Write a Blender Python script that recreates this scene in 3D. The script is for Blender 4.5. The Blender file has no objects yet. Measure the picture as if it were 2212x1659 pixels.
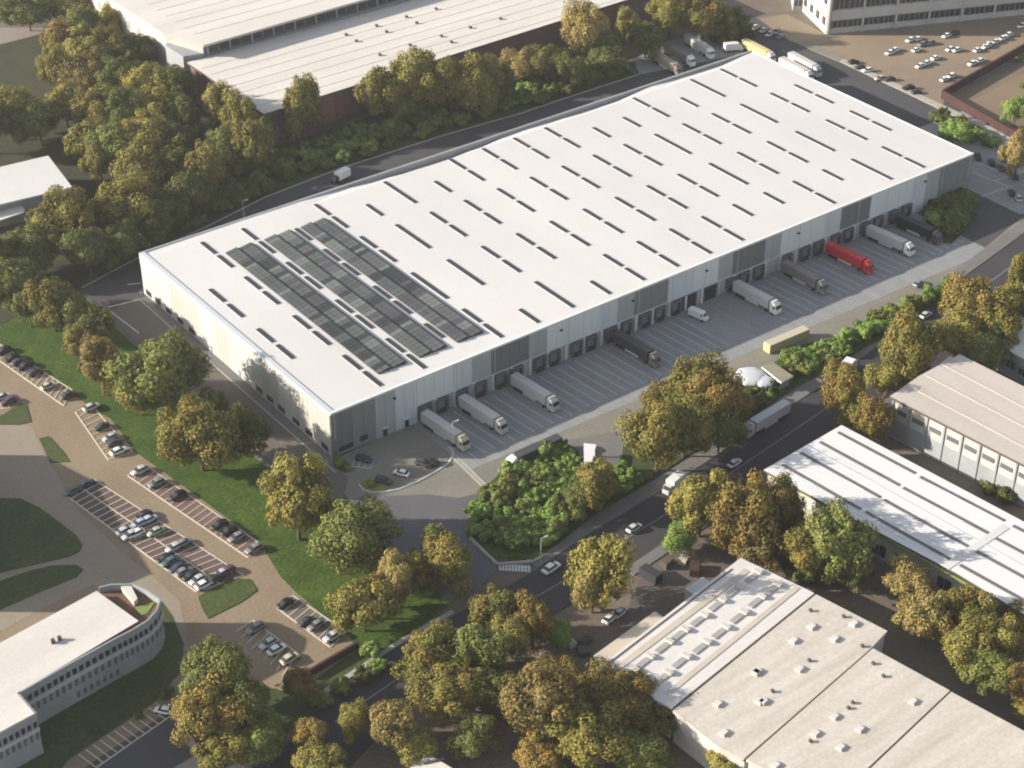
import bpy, bmesh, math, random
from mathutils import Vector, Matrix
random.seed(7)
S = bpy.context.scene
COL = S.collection
# ------------------------------------------------------------------ camera
CAMLOC = Vector((-183.86, -313.86, 263.63))
YAW, PIT, ROLL = math.radians(52.607), math.radians(33.785), math.radians(0.2247)
FPX = 3884.3; PCX, PCY = 1106.0, 829.5          # focal length in units of a 2212 px wide picture
FWD = Vector((math.cos(PIT)*math.cos(YAW), math.cos(PIT)*math.sin(YAW), -math.sin(PIT)))
_r = FWD.cross(Vector((0, 0, 1))).normalized(); _u = _r.cross(FWD)
RGT = math.cos(ROLL)*_r + math.sin(ROLL)*_u
UPV = -math.sin(ROLL)*_r + math.cos(ROLL)*_u
cd = bpy.data.cameras.new('camera'); cam = bpy.data.objects.new('camera', cd); COL.objects.link(cam)
cd.sensor_width = 36.0; cd.lens = 36.0*FPX/2212.0; cd.clip_start = 1.0; cd.clip_end = 6000.0
cam.matrix_world = Matrix((( RGT.x, UPV.x, -FWD.x, CAMLOC.x), (RGT.y, UPV.y, -FWD.y, CAMLOC.y),
                           (RGT.z, UPV.z, -FWD.z, CAMLOC.z), (0, 0, 0, 1)))
S.camera = cam
# ------------------------------------------------------------------ sky, sun, exposure
SUNV = Vector((-31.0, 24.0, 14.0)).normalized()
SUN_EL = math.asin(SUNV.z)
w = bpy.data.worlds.new('World'); S.world = w; w.use_nodes = True
nt = w.node_tree; nt.nodes.clear()
wo = nt.nodes.new('ShaderNodeOutputWorld'); bg = nt.nodes.new('ShaderNodeBackground')
sk = nt.nodes.new('ShaderNodeTexSky'); sk.sky_type = 'NISHITA'; sk.sun_disc = False
sk.sun_elevation = SUN_EL; sk.sun_rotation = math.atan2(SUNV.x, SUNV.y)
sk.air_density = 1.0; sk.dust_density = 1.0
bg.inputs['Strength'].default_value = 0.097
hs = nt.nodes.new('ShaderNodeHueSaturation'); hs.inputs['Saturation'].default_value = .5
nt.links.new(sk.outputs[0], hs.inputs['Color']); nt.links.new(hs.outputs[0], bg.inputs[0]); nt.links.new(bg.outputs[0], wo.inputs[0])
sl = bpy.data.lights.new('sun', 'SUN'); sl.energy = 5.0; sl.angle = math.radians(0.6); sl.color = (1.0, 0.90, 0.77)
sun = bpy.data.objects.new('sun', sl); COL.objects.link(sun)
sun.rotation_euler = (-SUNV).to_track_quat('-Z', 'Y').to_euler(); sun.location = (0, 0, 300)
S.view_settings.view_transform = 'Standard'; S.view_settings.look = 'None'
S.view_settings.exposure = 1.03; S.view_settings.gamma = 1.0
S.render.engine = 'CYCLES'
S.cycles.pixel_filter_type = 'BLACKMAN_HARRIS'; S.cycles.filter_width = 2.0

def at(x, y, z=0.0):
    """world point at height z whose picture position (2212 px wide frame) was measured"""
    d = FWD*FPX + RGT*(x-PCX) - UPV*(y-PCY)
    t = (z-CAMLOC.z)/d.z
    p = CAMLOC + d*t
    return Vector((p.x, p.y, z))
def pix(x, y, z=0.0):
    d = Vector((x, y, z))-CAMLOC; k = d.dot(FWD)
    return PCX+FPX*d.dot(RGT)/k, PCY-FPX*d.dot(UPV)/k

# ------------------------------------------------------------------ materials
MATS = {}
def mat(name, c1, c2=None, scale=0.1, rough=0.8, stretch=None, spec=0.3, fine=0.0, metal=0.0, contrast=1.0, rot=0.0):
    if name in MATS: return MATS[name]
    m = bpy.data.materials.new(name); m.use_nodes = True
    n = m.node_tree; b = n.nodes['Principled BSDF']
    b.inputs['Roughness'].default_value = rough; b.inputs['Specular IOR Level'].default_value = spec
    b.inputs['Metallic'].default_value = metal
    c1 = (*c1, 1)
    if c2 is None:
        b.inputs['Base Color'].default_value = c1
    else:
        c2 = (*c2, 1)
        g = n.nodes.new('ShaderNodeNewGeometry'); mp = n.nodes.new('ShaderNodeMapping')
        mp.vector_type = 'TEXTURE' if False else 'POINT'
        mp.inputs['Rotation'].default_value = (0, 0, rot)
        mp.inputs['Scale'].default_value = stretch or (1, 1, 1)
        ns = n.nodes.new('ShaderNodeTexNoise'); ns.inputs['Scale'].default_value = scale
        ns.inputs['Detail'].default_value = 6; ns.inputs['Roughness'].default_value = 0.62
        mr = n.nodes.new('ShaderNodeMapRange')
        mr.inputs[1].default_value = 0.5-0.22/contrast; mr.inputs[2].default_value = 0.5+0.22/contrast
        mx = n.nodes.new('ShaderNodeMix'); mx.data_type = 'RGBA'
        mx.inputs[6].default_value = c1; mx.inputs[7].default_value = c2
        n.links.new(g.outputs['Position'], mp.inputs[0]); n.links.new(mp.outputs[0], ns.inputs[0])
        n.links.new(ns.outputs[0], mr.inputs[0]); n.links.new(mr.outputs[0], mx.inputs[0])
        out = mx.outputs[2]
        if fine:
            n2 = n.nodes.new('ShaderNodeTexNoise'); n2.inputs['Scale'].default_value = 1.3; n2.inputs['Detail'].default_value = 4
            n.links.new(g.outputs['Position'], n2.inputs[0])
            m2 = n.nodes.new('ShaderNodeMapRange'); m2.inputs[1].default_value = .3; m2.inputs[2].default_value = .7
            m2.inputs[3].default_value = 1-fine; m2.inputs[4].default_value = 1+fine
            n.links.new(n2.outputs[0], m2.inputs[0])
            vm = n.nodes.new('ShaderNodeVectorMath'); vm.operation = 'SCALE'
            n.links.new(out, vm.inputs[0]); n.links.new(m2.outputs[0], vm.inputs[3]); out = vm.outputs[0]
        n.links.new(out, b.inputs['Base Color'])
    MATS[name] = m
    return m
def leafmat(name, a, b_, c, trans=0.22):
    m = bpy.data.materials.new(name); m.use_nodes = True
    n = m.node_tree; b = n.nodes['Principled BSDF']; out = n.nodes['Material Output']
    b.inputs['Roughness'].default_value = 0.75; b.inputs['Specular IOR Level'].default_value = 0.15
    g = n.nodes.new('ShaderNodeNewGeometry'); oi = n.nodes.new('ShaderNodeObjectInfo')
    ns = n.nodes.new('ShaderNodeTexNoise'); ns.inputs['Scale'].default_value = 0.22; ns.inputs['Detail'].default_value = 3
    n.links.new(g.outputs['Position'], ns.inputs[0])
    mr = n.nodes.new('ShaderNodeMapRange'); mr.inputs[1].default_value = .38; mr.inputs[2].default_value = .62
    n.links.new(ns.outputs[0], mr.inputs[0])
    m1 = n.nodes.new('ShaderNodeMix'); m1.data_type = 'RGBA'
    m1.inputs[6].default_value = (*a, 1); m1.inputs[7].default_value = (*b_, 1)
    n.links.new(mr.outputs[0], m1.inputs[0])
    m2 = n.nodes.new('ShaderNodeMix'); m2.data_type = 'RGBA'; m2.inputs[7].default_value = (*c, 1)
    n.links.new(m1.outputs[2], m2.inputs[6])
    mt = n.nodes.new('ShaderNodeMath'); mt.operation = 'POWER'; mt.inputs[1].default_value = 2.0
    n.links.new(g.outputs['Random Per Island'], mt.inputs[0]); n.links.new(mt.outputs[0], m2.inputs[0])
    sc = n.nodes.new('ShaderNodeMapRange'); sc.inputs[3].default_value = .78; sc.inputs[4].default_value = 1.25
    n.links.new(oi.outputs['Random'], sc.inputs[0])
    vm = n.nodes.new('ShaderNodeVectorMath'); vm.operation = 'SCALE'
    n.links.new(m2.outputs[2], vm.inputs[0]); n.links.new(sc.outputs[0], vm.inputs[3])
    n.links.new(vm.outputs[0], b.inputs['Base Color'])
    tr = n.nodes.new('ShaderNodeBsdfTranslucent'); n.links.new(vm.outputs[0], tr.inputs[0])
    ms = n.nodes.new('ShaderNodeMixShader'); ms.inputs[0].default_value = trans
    n.links.new(b.outputs[0], ms.inputs[1]); n.links.new(tr.outputs[0], ms.inputs[2]); n.links.new(ms.outputs[0], out.inputs[0])
    MATS[name] = m
    return m
M_ground = mat('dry_earth', (.115,.098,.078), (.175,.15,.118), .045, .95, fine=.15)
M_lot = mat('brown_paving', (.205,.158,.108), (.275,.215,.15), .05, .9, fine=.12)
M_lot2 = mat('dusty_paving', (.21,.165,.12), (.275,.22,.16), .04, .9, fine=.12)
M_conc = mat('light_concrete', (.165,.157,.137), (.245,.228,.19), .05, .85, stretch=(.5,1.3,1), fine=.1)
M_yard = mat('dock_concrete', (.215,.222,.23), (.285,.29,.29), .12, .8, stretch=(2.2,.35,1), fine=.1)
M_asph = mat('dark_asphalt', (.06,.059,.065), (.085,.082,.088), .06, .85, fine=.08)
M_street = mat('street_asphalt', (.042,.04,.046), (.06,.056,.062), .05, .85, fine=.08)
M_side = mat('sidewalk_paving', (.14,.135,.135), (.19,.18,.175), .12, .85, fine=.08)
M_gate_shade = mat('gate_asphalt_with_shade', (.10,.10,.112), (.13,.13,.142), .05, .85, fine=.06)  # asphalt tone with the lawn trees' shadow mixed into the colour
M_lane = mat('brownish_asphalt', (.12,.105,.09), (.16,.14,.12), .06, .85, fine=.1)
M_grass = mat('lawn_grass', (.024,.058,.005), (.064,.105,.010), .16, .95, fine=.45)
M_grassd = mat('rough_grass', (.038,.058,.018), (.066,.085,.026), .08, .95, fine=.3)
M_under = mat('wood_floor', (.03,.035,.016), (.055,.055,.026), .1, .95, fine=.3)
M_dirt = mat('yard_dirt', (.125,.10,.08), (.20,.165,.13), .06, .95, fine=.2)
M_field = mat('dry_field', (.15,.11,.075), (.21,.165,.115), .05, .95, stretch=(.35,1,1), fine=.15)
M_line = mat('line_paint', (.62,.56,.46), (.5,.45,.38), .8, .8)
M_linew = mat('white_paint', (.62,.62,.6), (.5,.5,.5), .8, .8)
M_faint = mat('worn_paint', (.50,.51,.53), (.38,.39,.41), .5, .8)
M_kerb = mat('kerb_stone', (.34,.32,.29), (.42,.40,.36), .5, .85)
M_roof = mat('white_roof_membrane', (.56,.545,.545), (.64,.63,.62), .03, .6, stretch=(1,.35,1), fine=.03, contrast=.9)
M_coping = mat('grey_coping', (.50,.53,.57), (.56,.59,.62), .1, .5)
M_darkp = mat('dark_grey_cladding', (.21,.215,.215), (.235,.24,.237), .3, .6, stretch=(3,3,.05))
M_darkp2 = mat('darker_grey_cladding', (.165,.17,.172), (.185,.19,.19), .3, .6, stretch=(3,3,.05))
M_midp = mat('mid_grey_cladding', (.37,.385,.395), (.40,.415,.42), .3, .6, stretch=(3,3,.05))
M_lightp = mat('light_grey_cladding', (.66,.69,.69), (.71,.73,.73), .3, .6, stretch=(3,3,.05))
M_light2 = mat('pale_blue_grey_cladding', (.57,.60,.64), (.62,.64,.67), .3, .6, stretch=(3,3,.05))
M_cream = mat('cream_cladding', (.39,.38,.352), (.44,.43,.40), .25, .6, stretch=(3,3,.05))
M_cream2 = mat('pale_cladding', (.44,.45,.43), (.50,.51,.48), .25, .6, stretch=(3,3,.05))
M_plinth = mat('dock_wall', (.40,.41,.43), (.46,.46,.475), .3, .7)
M_glass = mat('dark_glass', (.03,.033,.038), None, rough=.25, spec=.5)
M_sky = mat('skylight_glass', (.035,.035,.04), (.048,.046,.05), .5, rough=.4, spec=.4)
M_door = mat('dock_door_metal', (.22,.225,.24), (.26,.26,.275), .5, .6)
M_shelter = mat('dock_shelter_rubber', (.12,.12,.13), None, rough=.8)
M_oldroof = mat('cream_old_roof', (.54,.51,.475), (.66,.63,.59), .05, .8, stretch=(.25,2.2,1), fine=.05)
M_oldroof2 = mat('beige_old_roof', (.45,.41,.355), (.61,.575,.515), .12, .8, stretch=(.22,2.4,1), fine=.08, rot=-.16)
M_whroof = mat('ribbed_white_roof', (.66,.65,.65), (.74,.725,.72), .08, .6, stretch=(2.5,.3,1), fine=.03)
M_pink = mat('weathered_pink_roof', (.44,.395,.36), (.55,.50,.46), .06, .8, stretch=(1.5,.25,1), fine=.05)
M_brick = mat('red_brick_wall', (.24,.11,.085), (.19,.10,.085), .1, .85, fine=.1)
M_brick_shade = mat('maroon_brick_with_shade', (.045,.022,.022), (.07,.035,.03), .3, .85)  # brick darkened so its colour carries the boundary walls' shadow
M_brick2 = mat('purple_brick_wall', (.13,.085,.088), (.17,.105,.10), .1, .85, fine=.1)
M_wallw = mat('white_render', (.44,.42,.385), (.54,.52,.48), .12, .8, stretch=(1,1,.3), fine=.06)
M_wallg = mat('grey_render', (.26,.28,.29), (.34,.36,.37), .12, .8, stretch=(1,1,.3), fine=.06)
M_walld = mat('dark_band_wall', (.10,.10,.115), (.14,.14,.15), .2, .7)
M_gut = mat('dark_gutter', (.10,.085,.07), None, rough=.8)
M_stripe = mat('beige_roof_band', (.46,.41,.34), (.55,.50,.43), .1, .8)
M_gskl = mat('grey_rooflight', (.30,.29,.29), (.38,.37,.36), .4, .6)
M_green = mat('mossy_terrace', (.16,.22,.05), (.22,.26,.09), .4, .9)
M_plant = mat('terrace_soil', (.12,.07,.045), (.17,.10,.06), .3, .9)
M_steel = mat('white_steel', (.75,.75,.74), (.68,.68,.68), .3, .4)
M_tyre = mat('tyre_rubber', (.02,.02,.02), None, rough=.8)
M_chass = mat('chassis_dark', (.04,.04,.045), None, rough=.7)
M_bark = mat('bark', (.08,.06,.045), (.12,.095,.07), 1.0, .9)
def paint(n, c, r=.35): return mat('paint_'+n, c, None, rough=r, spec=.5)
PAINT = {'white': paint('white', (.78,.78,.76)), 'black': paint('black', (.018,.018,.02)), 'dark grey': paint('dark_grey', (.06,.06,.065)),
 'grey': paint('grey', (.22,.23,.24)), 'silver': paint('silver', (.48,.49,.5)), 'dark blue': paint('dark_blue', (.03,.045,.09)),
 'teal': paint('teal', (.07,.14,.15)), 'pale blue': paint('pale_blue', (.42,.48,.62)), 'pale green': paint('pale_green', (.40,.46,.36)),
 'plum': paint('plum', (.12,.06,.10)), 'red': paint('red', (.55,.03,.035)), 'yellow': paint('yellow', (.60,.50,.24)), 'khaki': paint('khaki', (.32,.29,.20)),
 'pale grey': paint('pale_grey', (.50,.49,.48)), 'brown grey': paint('brown_grey', (.2,.18,.17)), 'cream': paint('cream', (.5,.46,.34))}

# ------------------------------------------------------------------ mesh helpers
class MB:
    def __init__(s): s.v = []; s.f = []; s.m = []; s.mats = []
    def mi(s, m):
        if m not in s.mats: s.mats.append(m)
        return s.mats.index(m)
    def face(s, pts, m):
        k = len(s.v); s.v += [tuple(p) for p in pts]; s.f.append(list(range(k, k+len(pts)))); s.m.append(s.mi(m))
    def prism(s, poly, z0, z1, m, mtop=None, bottom=False):
        a = sum(poly[i][0]*poly[(i+1) % len(poly)][1]-poly[(i+1) % len(poly)][0]*poly[i][1] for i in range(len(poly)))
        if a < 0: poly = poly[::-1]
        n = len(poly); k = len(s.v); mm = s.mi(m)
        s.v += [(p[0], p[1], z0) for p in poly]+[(p[0], p[1], z1) for p in poly]
        for i in range(n):
            j = (i+1) % n; s.f.append([k+i, k+j, k+n+j, k+n+i]); s.m.append(mm)
        s.f.append([k+n+i for i in range(n)]); s.m.append(s.mi(mtop or m))
        if bottom: s.f.append([k+n-1-i for i in range(n)]); s.m.append(mm)
    def box(s, x0, x1, y0, y1, z0, z1, m, mtop=None):
        s.prism([(x0, y0), (x1, y0), (x1, y1), (x0, y1)], z0, z1, m, mtop, True)
    def bar(s, a, b, width, z0, z1, m):
        a = Vector(a[:2]); b = Vector(b[:2]); d = (b-a).normalized(); n = Vector((-d.y, d.x))*width/2
        s.prism([a-n, b-n, b+n, a+n], z0, z1, m, None, True)
    def loft(s, secs, m, caps=True):
        """secs: list of rings with the same number of points"""
        k = len(s.v); n = len(secs[0]); mm = s.mi(m)
        for r in secs: s.v += [tuple(p) for p in r]
        for i in range(len(secs)-1):
            for j in range(n):
                q = (j+1) % n; s.f.append([k+i*n+j, k+i*n+q, k+(i+1)*n+q, k+(i+1)*n+j]); s.m.append(mm)
        if caps:
            s.f.append([k+j for j in range(n)][::-1]); s.m.append(mm)
            s.f.append([k+(len(secs)-1)*n+j for j in range(n)]); s.m.append(mm)
    def mesh(s, name):
        me = bpy.data.meshes.new(name); me.from_pydata(s.v, [], s.f)
        for m in s.mats: me.materials.append(m)
        me.polygons.foreach_set('material_index', s.m); me.update()
        return me
def link(name, me, parent=None, loc=None, rotz=None):
    o = bpy.data.objects.new(name, me); COL.objects.link(o)
    if parent: o.parent = parent
    if loc is not None: o.location = loc
    if rotz is not None: o.rotation_euler = (0, 0, rotz)
    return o
def tag(o, label=None, cat=None, group=None, kind=None):
    if label: o['label'] = label
    if cat: o['category'] = cat
    if group: o['group'] = group
    if kind: o['kind'] = kind
    return o
def thing(name, label, cat, loc=(0, 0, 0), rotz=0, group=None):
    o = link(name, None, None, loc, rotz); o.empty_display_size = 1
    return tag(o, label, cat, group)
LAYER = 0.025
def sheet(name, pts, layer, m, world=False, thick=0.0, z=0.0):
    P = [Vector((p[0], p[1], 0)) if world else at(p[0], p[1]) for p in pts]
    b = MB(); b.prism([(p.x, p.y) for p in P], -0.3, layer*LAYER+thick, m)
    return b
def ground(name, pts, layer, m, world=False, thick=0.0):
    o = link(name, sheet(name, pts, layer, m, world, thick).mesh(name)); tag(o, kind='structure'); return o

# ------------------------------------------------------------------ the ground and what lies on it
b = MB(); b.face([(-1500, -1500, 0), (2500, -1500, 0), (2500, 2500, 0), (-1500, 2500, 0)], M_ground)
tag(link('ground', b.mesh('ground')), kind='structure')
# large brown car park on the left
ground('car_park_paving', [(-140, 112), (-47, 112), (-44.5, 98), (-39.6, 71), (-38.2, 56), (-36.3, 48), (-38.1, 32), (-34.1, 2), (-31.6, -18), (-34.2, -31.6), (-34.3, -38.7), (-32.8, -59), (-36, -66), (-160, -70), (-190, 0)], 1, M_lot, True)
ground('lawn', [(-47, 112), (-44.5, 98), (-39.6, 71), (-38.2, 56), (-36.3, 48), (-38.1, 32), (-34.1, 2), (-31.6, -18), (-34.2, -31.6), (-34.3, -38.7), (-32.8, -59), (-34, -66), (-24, -66), (-6, -62), (3, -57), (-2, -38), (-8, -17), (-14.6, -6), (-15.2, 20), (-15.2, 112)], 2, M_grass, True)
# plot of the warehouse: asphalt all round
ground('asphalt_plot', [(-14.3, 112.5), (8, 118.3), (34, 123), (57, 128.6), (86, 131.2), (128, 130.9), (157, 129), (176, 129.3), (211, 129.3), (213, 138), (262, 146), (300, 70), (300, -10), (260, -35), (216, -34), (143, -45), (105, -51), (69, -57), (32, -60.5), (12, -64), (3, -57), (-2, -38), (-8, -17), (-13.6, -6)], 1, M_asph, True)
ground('lane_beside_wall', [(-14.2, 96), (-2.8, 98), (-2.8, -5), (-1, -9), (-8, -17), (-13.6, -6)], 3, M_lane, True)
ground('wall_side_path', [(-2.7, 97), (0.5, 97), (0.5, -7), (-2.7, -7)], 4, M_side, True, .1)
ground('path_by_lawn', [(-15.6, 27), (-14.4, 27), (-13.6, -5), (-7.2, -18), (-8.5, -19), (-14.9, -6)], 4, M_side, True, .1)
ground('dock_yard', [(24, .4), (212, .4), (212, -30), (24, -25)], 3, M_yard, True)
ground('concrete_yard', [(0, -1), (24, .2), (24, -24.5), (212, -27.5), (235, -22), (250, -28), (222, -30), (170, -38), (143, -41), (106, -42), (80, -42), (66, -45), (58, -38), (45, -33), (36, -27.5), *[tuple(at(*q)[:2]) for q in ((1050, 1062), (990, 1076), (925, 1068), (790, 1074), (755, 1080), (714, 1033))]], 2, M_conc, True)  # gate side cut along the edge of the tree shade
ground('gate_paving', [(1200, 955), (1345, 930), (1360, 1010), (1335, 1060), (1260, 1060)], 3, M_side)
ground('back_verge', [(38, 99.2), (230, 99.2), (230, 101.6), (-1, 101.6), (-1, 99.2)], 4, M_side, True, .08)
ground('truck_yard', [(1381, 161), (1370, 135), (1400, 100), (1560, 60), (1640, 95), (1600, 118)], 5, M_yard)
ground('gate_road_with_shade', [(755, 1080), (790, 1074), (925, 1068), (990, 1076), (1050, 1062), (1030, 1100), (1008, 1160), (1075, 1230), (1010, 1300), (960, 1290), (860, 1200)], 3, M_gate_shade)  # road surface, its darker tone also painting the tree shadow across it
# pale kerb along the far side of the back lane
b = MB()
pts = [(-13, 112.6), (8, 118.4), (34, 123.1), (57, 128.7), (86, 131.3), (128, 131), (157, 129.1), (176, 129.4), (211, 129.4)]
for p, q in zip(pts[:-1], pts[1:]): b.bar(p, q, .5, -.2, .14, M_kerb)
pts = [(-2.9, 97), (-2.9, -6)]
b.bar(pts[0], pts[1], .35, -.2, .16, M_kerb)
tag(link('kerb', b.mesh('kerb')), kind='structure')
# public street and pavement
ST = [(-120, -101), (-84, -91), (-49.5, -71.5), (-25, -67.5), (-4, -66), (14, -65.0), (32, -62.2), (56, -59.8), (72, -57.9), (93, -54.8), (127, -49.9), (146, -46.5), (175, -39), (223, -30), (300, -14)]
ST2 = [(330, -30), (240, -46), (190, -55), (150, -63), (82, -70), (30, -77), (-5, -81), (-32, -83), (-60, -93), (-90, -108), (-118, -120)]
ground('street', ST+ST2, 5, M_street, True)
SW = [(x, y+.2) for x, y in ST[5:]]; SW2 = [(x, y+4.2) for x, y in ST[5:]][::-1]
ground('sidewalk', SW+SW2, 6, M_side, True, .12)
ground('far_sidewalk', ST2[2:6]+[(x, y-3) for x, y in ST2[2:6]][::-1], 6, M_side, True, .12)
ground('street_edge_path', [(-50, -71), (-25, -67), (-10, -65.9), (-10, -64.6), (-25, -65.8), (-50, -69.6)], 6, M_kerb, True, .1)
# gravel yards and waste ground right of the street
ground('factory_yard', [(960, 1560), (1160, 1405), (1310, 1290), (1640, 1040), (1800, 925), (1950, 1010), (1620, 1210), (1290, 1440), (1440, 1660), (1000, 1680)], 2, M_dirt)
ground('courtyard', [(1380, 1260), (1440, 1180), (1560, 1170), (1600, 1200), (1450, 1330), (1330, 1370)], 3, mat('courtyard_tarmac', (.10,.085,.08), (.14,.12,.105), .1, .9, fine=.15))
# islands of grass in the car park
M_isl = M_grassd
def island(name, pts, m=M_isl, layer=4): return ground(name, pts, layer, m, False, .08)
island('grass_island', [(-60, 1078), (0, 1077), (45, 1078), (85, 1097), (130, 1130), (165, 1158), (178, 1178), (172, 1192), (150, 1203), (60, 1224), (0, 1238), (-60, 1250)], M_grassd)
island('grass_island', [(-60, 1270), (0, 1256), (60, 1235), (110, 1223), (165, 1221), (180, 1231), (165, 1248), (90, 1278), (0, 1318), (-60, 1350)])
island('grass_island', [(428, 1290), (500, 1250), (540, 1252), (556, 1276), (520, 1302), (450, 1337), (438, 1318)])
island('grass_island', [(85, 948), (105, 943), (135, 975), (150, 998), (108, 1000)])
island('grass_island', [(-40, 905), (0, 900), (45, 872), (57, 875), (67, 912), (40, 918), (-40, 918)])
ground('pale_forecourt', [(-60, 912), (0, 914), (70, 922), (97, 985), (150, 1070), (165, 1100), (260, 1190), (330, 1245), (390, 1300), (410, 1420), (340, 1300), (200, 1262), (100, 1310), (0, 1365), (-60, 1380)], 2, mat('pale_paving', (.235,.20,.155), (.29,.25,.20), .05, .9, fine=.08))
ground('block_lawn', [(350, 1300), (372, 1330), (397, 1390), (392, 1450), (330, 1520), (150, 1640), (100, 1700), (0, 1700), (0, 1600), (200, 1500)], 4, M_grassd)
ground('lower_lane', [(100, 1720), (210, 1640), (375, 1530), (400, 1560), (640, 1690), (640, 1760), (100, 1760)], 3, M_asph)
ground('rough_slope', [(745, 1420), (790, 1400), (900, 1395), (820, 1450), (720, 1510), (600, 1600), (450, 1640), (390, 1560), (420, 1440), (520, 1470), (640, 1500)], 3, M_grassd)
# bed beside the gate, hedge beds, corner bed
ground('gate_bed', [(1008, 1158), (1022, 1120), (1035, 1065), (1095, 1010), (1110, 1005), (1215, 955), (1250, 975), (1252, 1020), (1340, 1008), (1412, 1035), (1300, 1105), (1180, 1195), (1150, 1210), (1070, 1205)], 7, M_grass, False, .1)
ground('clump_bed', [(1340, 1010), (1350, 940), (1420, 900), (1600, 830), (1650, 845), (1600, 905), (1420, 1030)], 6, M_grassd, False, .1)
ground('hedge_bed', [(1650, 800), (1730, 745), (1800, 735), (2060, 600), (2095, 612), (1960, 700), (1760, 818), (1700, 850), (1640, 868), (1610, 850)], 8, M_grass, False, .1)
ground('corner_bed', [(1995, 470), (2030, 430), (2100, 415), (2112, 432), (2100, 470), (2085, 500), (2055, 528), (2020, 520)], 7, M_grassd, False, .1)
ground('back_slope', [(-13, 113.2), (8, 119), (34, 123.7), (57, 129.3), (86, 132), (128, 131.6), (157, 129.8), (176, 130), (210, 130), (214, 150), (240, 157), (62, 158), (20, 150), (-30, 135), (-55, 113)], 3, M_grassd, True)
ground('wood_floor', [(-60, 105), (-14, 112), (30, 150), (74, 158), (74, 290), (-20, 290), (-20, 190), (12, 182), (8, 150), (-60, 148)], 4, M_under, True)
ground('yard_between_trees', [(1640, 110), (1560, 60), (1620, 30), (1660, 60), (1700, 112), (1700, 122)], 4, M_asph)
# top right: pale footway, brown car park, dry fields
ground('office_car_park', [(1640, 40), (1700, 84), (1790, 118), (2034, 240), (2040, 215), (2240, 100), (2400, 20), (2190, 34), (1784, 75), (1700, 30)], 2, M_lot2)
ground('pale_footway', [(1700, 86), (1722, 80), (1822, 126), (1812, 134)], 5, M_conc, False, .1)
ground('footway', [(1812, 133), (1820, 127), (2070, 243), (2215, 305), (2212, 312), (2060, 250)], 5, M_kerb, False, .1)
ground('dry_field', [(2036, 214), (2110, 178), (2280, 110), (2400, 240), (2230, 300)], 3, M_field)
ground('field_strip', [(2085, 224), (2280, 128), (2330, 160), (2150, 260)], 4, mat('pale_field', (.23,.175,.12), (.19,.14,.10), .1, .95, stretch=(.3, 1, 1)))
ground('waste_ground', [(0, 60), (95, 60), (105, 110), (90, 180), (60, 210), (0, 215), (-90, 200), (-90, 60)], 2, mat('grey_yard', (.21,.18,.165), (.28,.245,.22), .05, .9, fine=.1))
ground('end_yard', [(237, 40), (237, -20), (250, -27), (300, -8), (300, 40)], 2.4, M_yard, True)

# painted lines
def lines(name, segs, width, m, layer, world=False):
    b = MB()
    for a, c in segs:
        A = Vector((*a, 0)) if world else at(*a); B = Vector((*c, 0)) if world else at(*c)
        b.bar(A, B, width, -.05, layer*LAYER, m)
    o = link(name, b.mesh(name)); tag(o, kind='structure'); return o
def bays(name, f0, f1, b0, b1, n, layer=6, width=.22, front=True, back=False, m=M_line):
    F0, F1, B0, B1 = at(*f0), at(*f1), at(*b0), at(*b1)
    segs = []
    if front: segs.append((F0[:2], F1[:2]))
    if back: segs.append((B0[:2], B1[:2]))
    b = MB()
    for a, c in segs: b.bar(a, c, width*1.3, -.05, layer*LAYER, m)
    for i in range(n+1):
        b.bar(F0.lerp(F1, i/n), B0.lerp(B1, i/n), width, -.05, layer*LAYER+.004, m)
    o = link(name, b.mesh(name)); tag(o, kind='structure')
ground('bay_surface', [(276, 1028), (536, 1205), (570, 1181), (312, 1004)], 3, mat('red_brown_bays', (.135,.085,.075), (.19,.125,.105), .1, .9))
ground('bay_surface', [(142, 1070), (424, 1279), (526, 1243), (203, 1036)], 3, mat('purple_bays', (.095,.062,.062), (.15,.105,.09), .05, .9))
ground('bay_surface', [(597, 1313), (714, 1399), (748, 1365), (633, 1287)], 3, M_lane)
bays('bay_lines', (276, 1028), (536, 1205), (312, 1004), (570, 1181), 22, back=True)
bays('bay_lines', (173, 1052), (475, 1262), (203, 1036), (526, 1243), 24, back=True)
bays('bay_lines', (142, 1070), (424, 1279), (173, 1052), (475, 1262), 24, layer=7)
bays('bay_lines', (163, 891), (234, 994), (197, 873), (285, 977), 10, back=True)
bays('bay_lines', (-40, 752), (138, 877), (-10, 738), (156, 843), 18, back=True)
bays('bay_lines', (-60, 895), (22, 951-70), (-60, 850), (2, 850), 5)
bays('bay_lines', (597, 1313), (714, 1399), (633, 1287), (748, 1365), 9, back=True)
bays('bay_lines', (547, 1341), (643, 1412), (510, 1365), (610, 1461), 8)
bays('bay_lines', (208, 1659), (372, 1545), (170, 1630), (338, 1520), 11)
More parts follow.
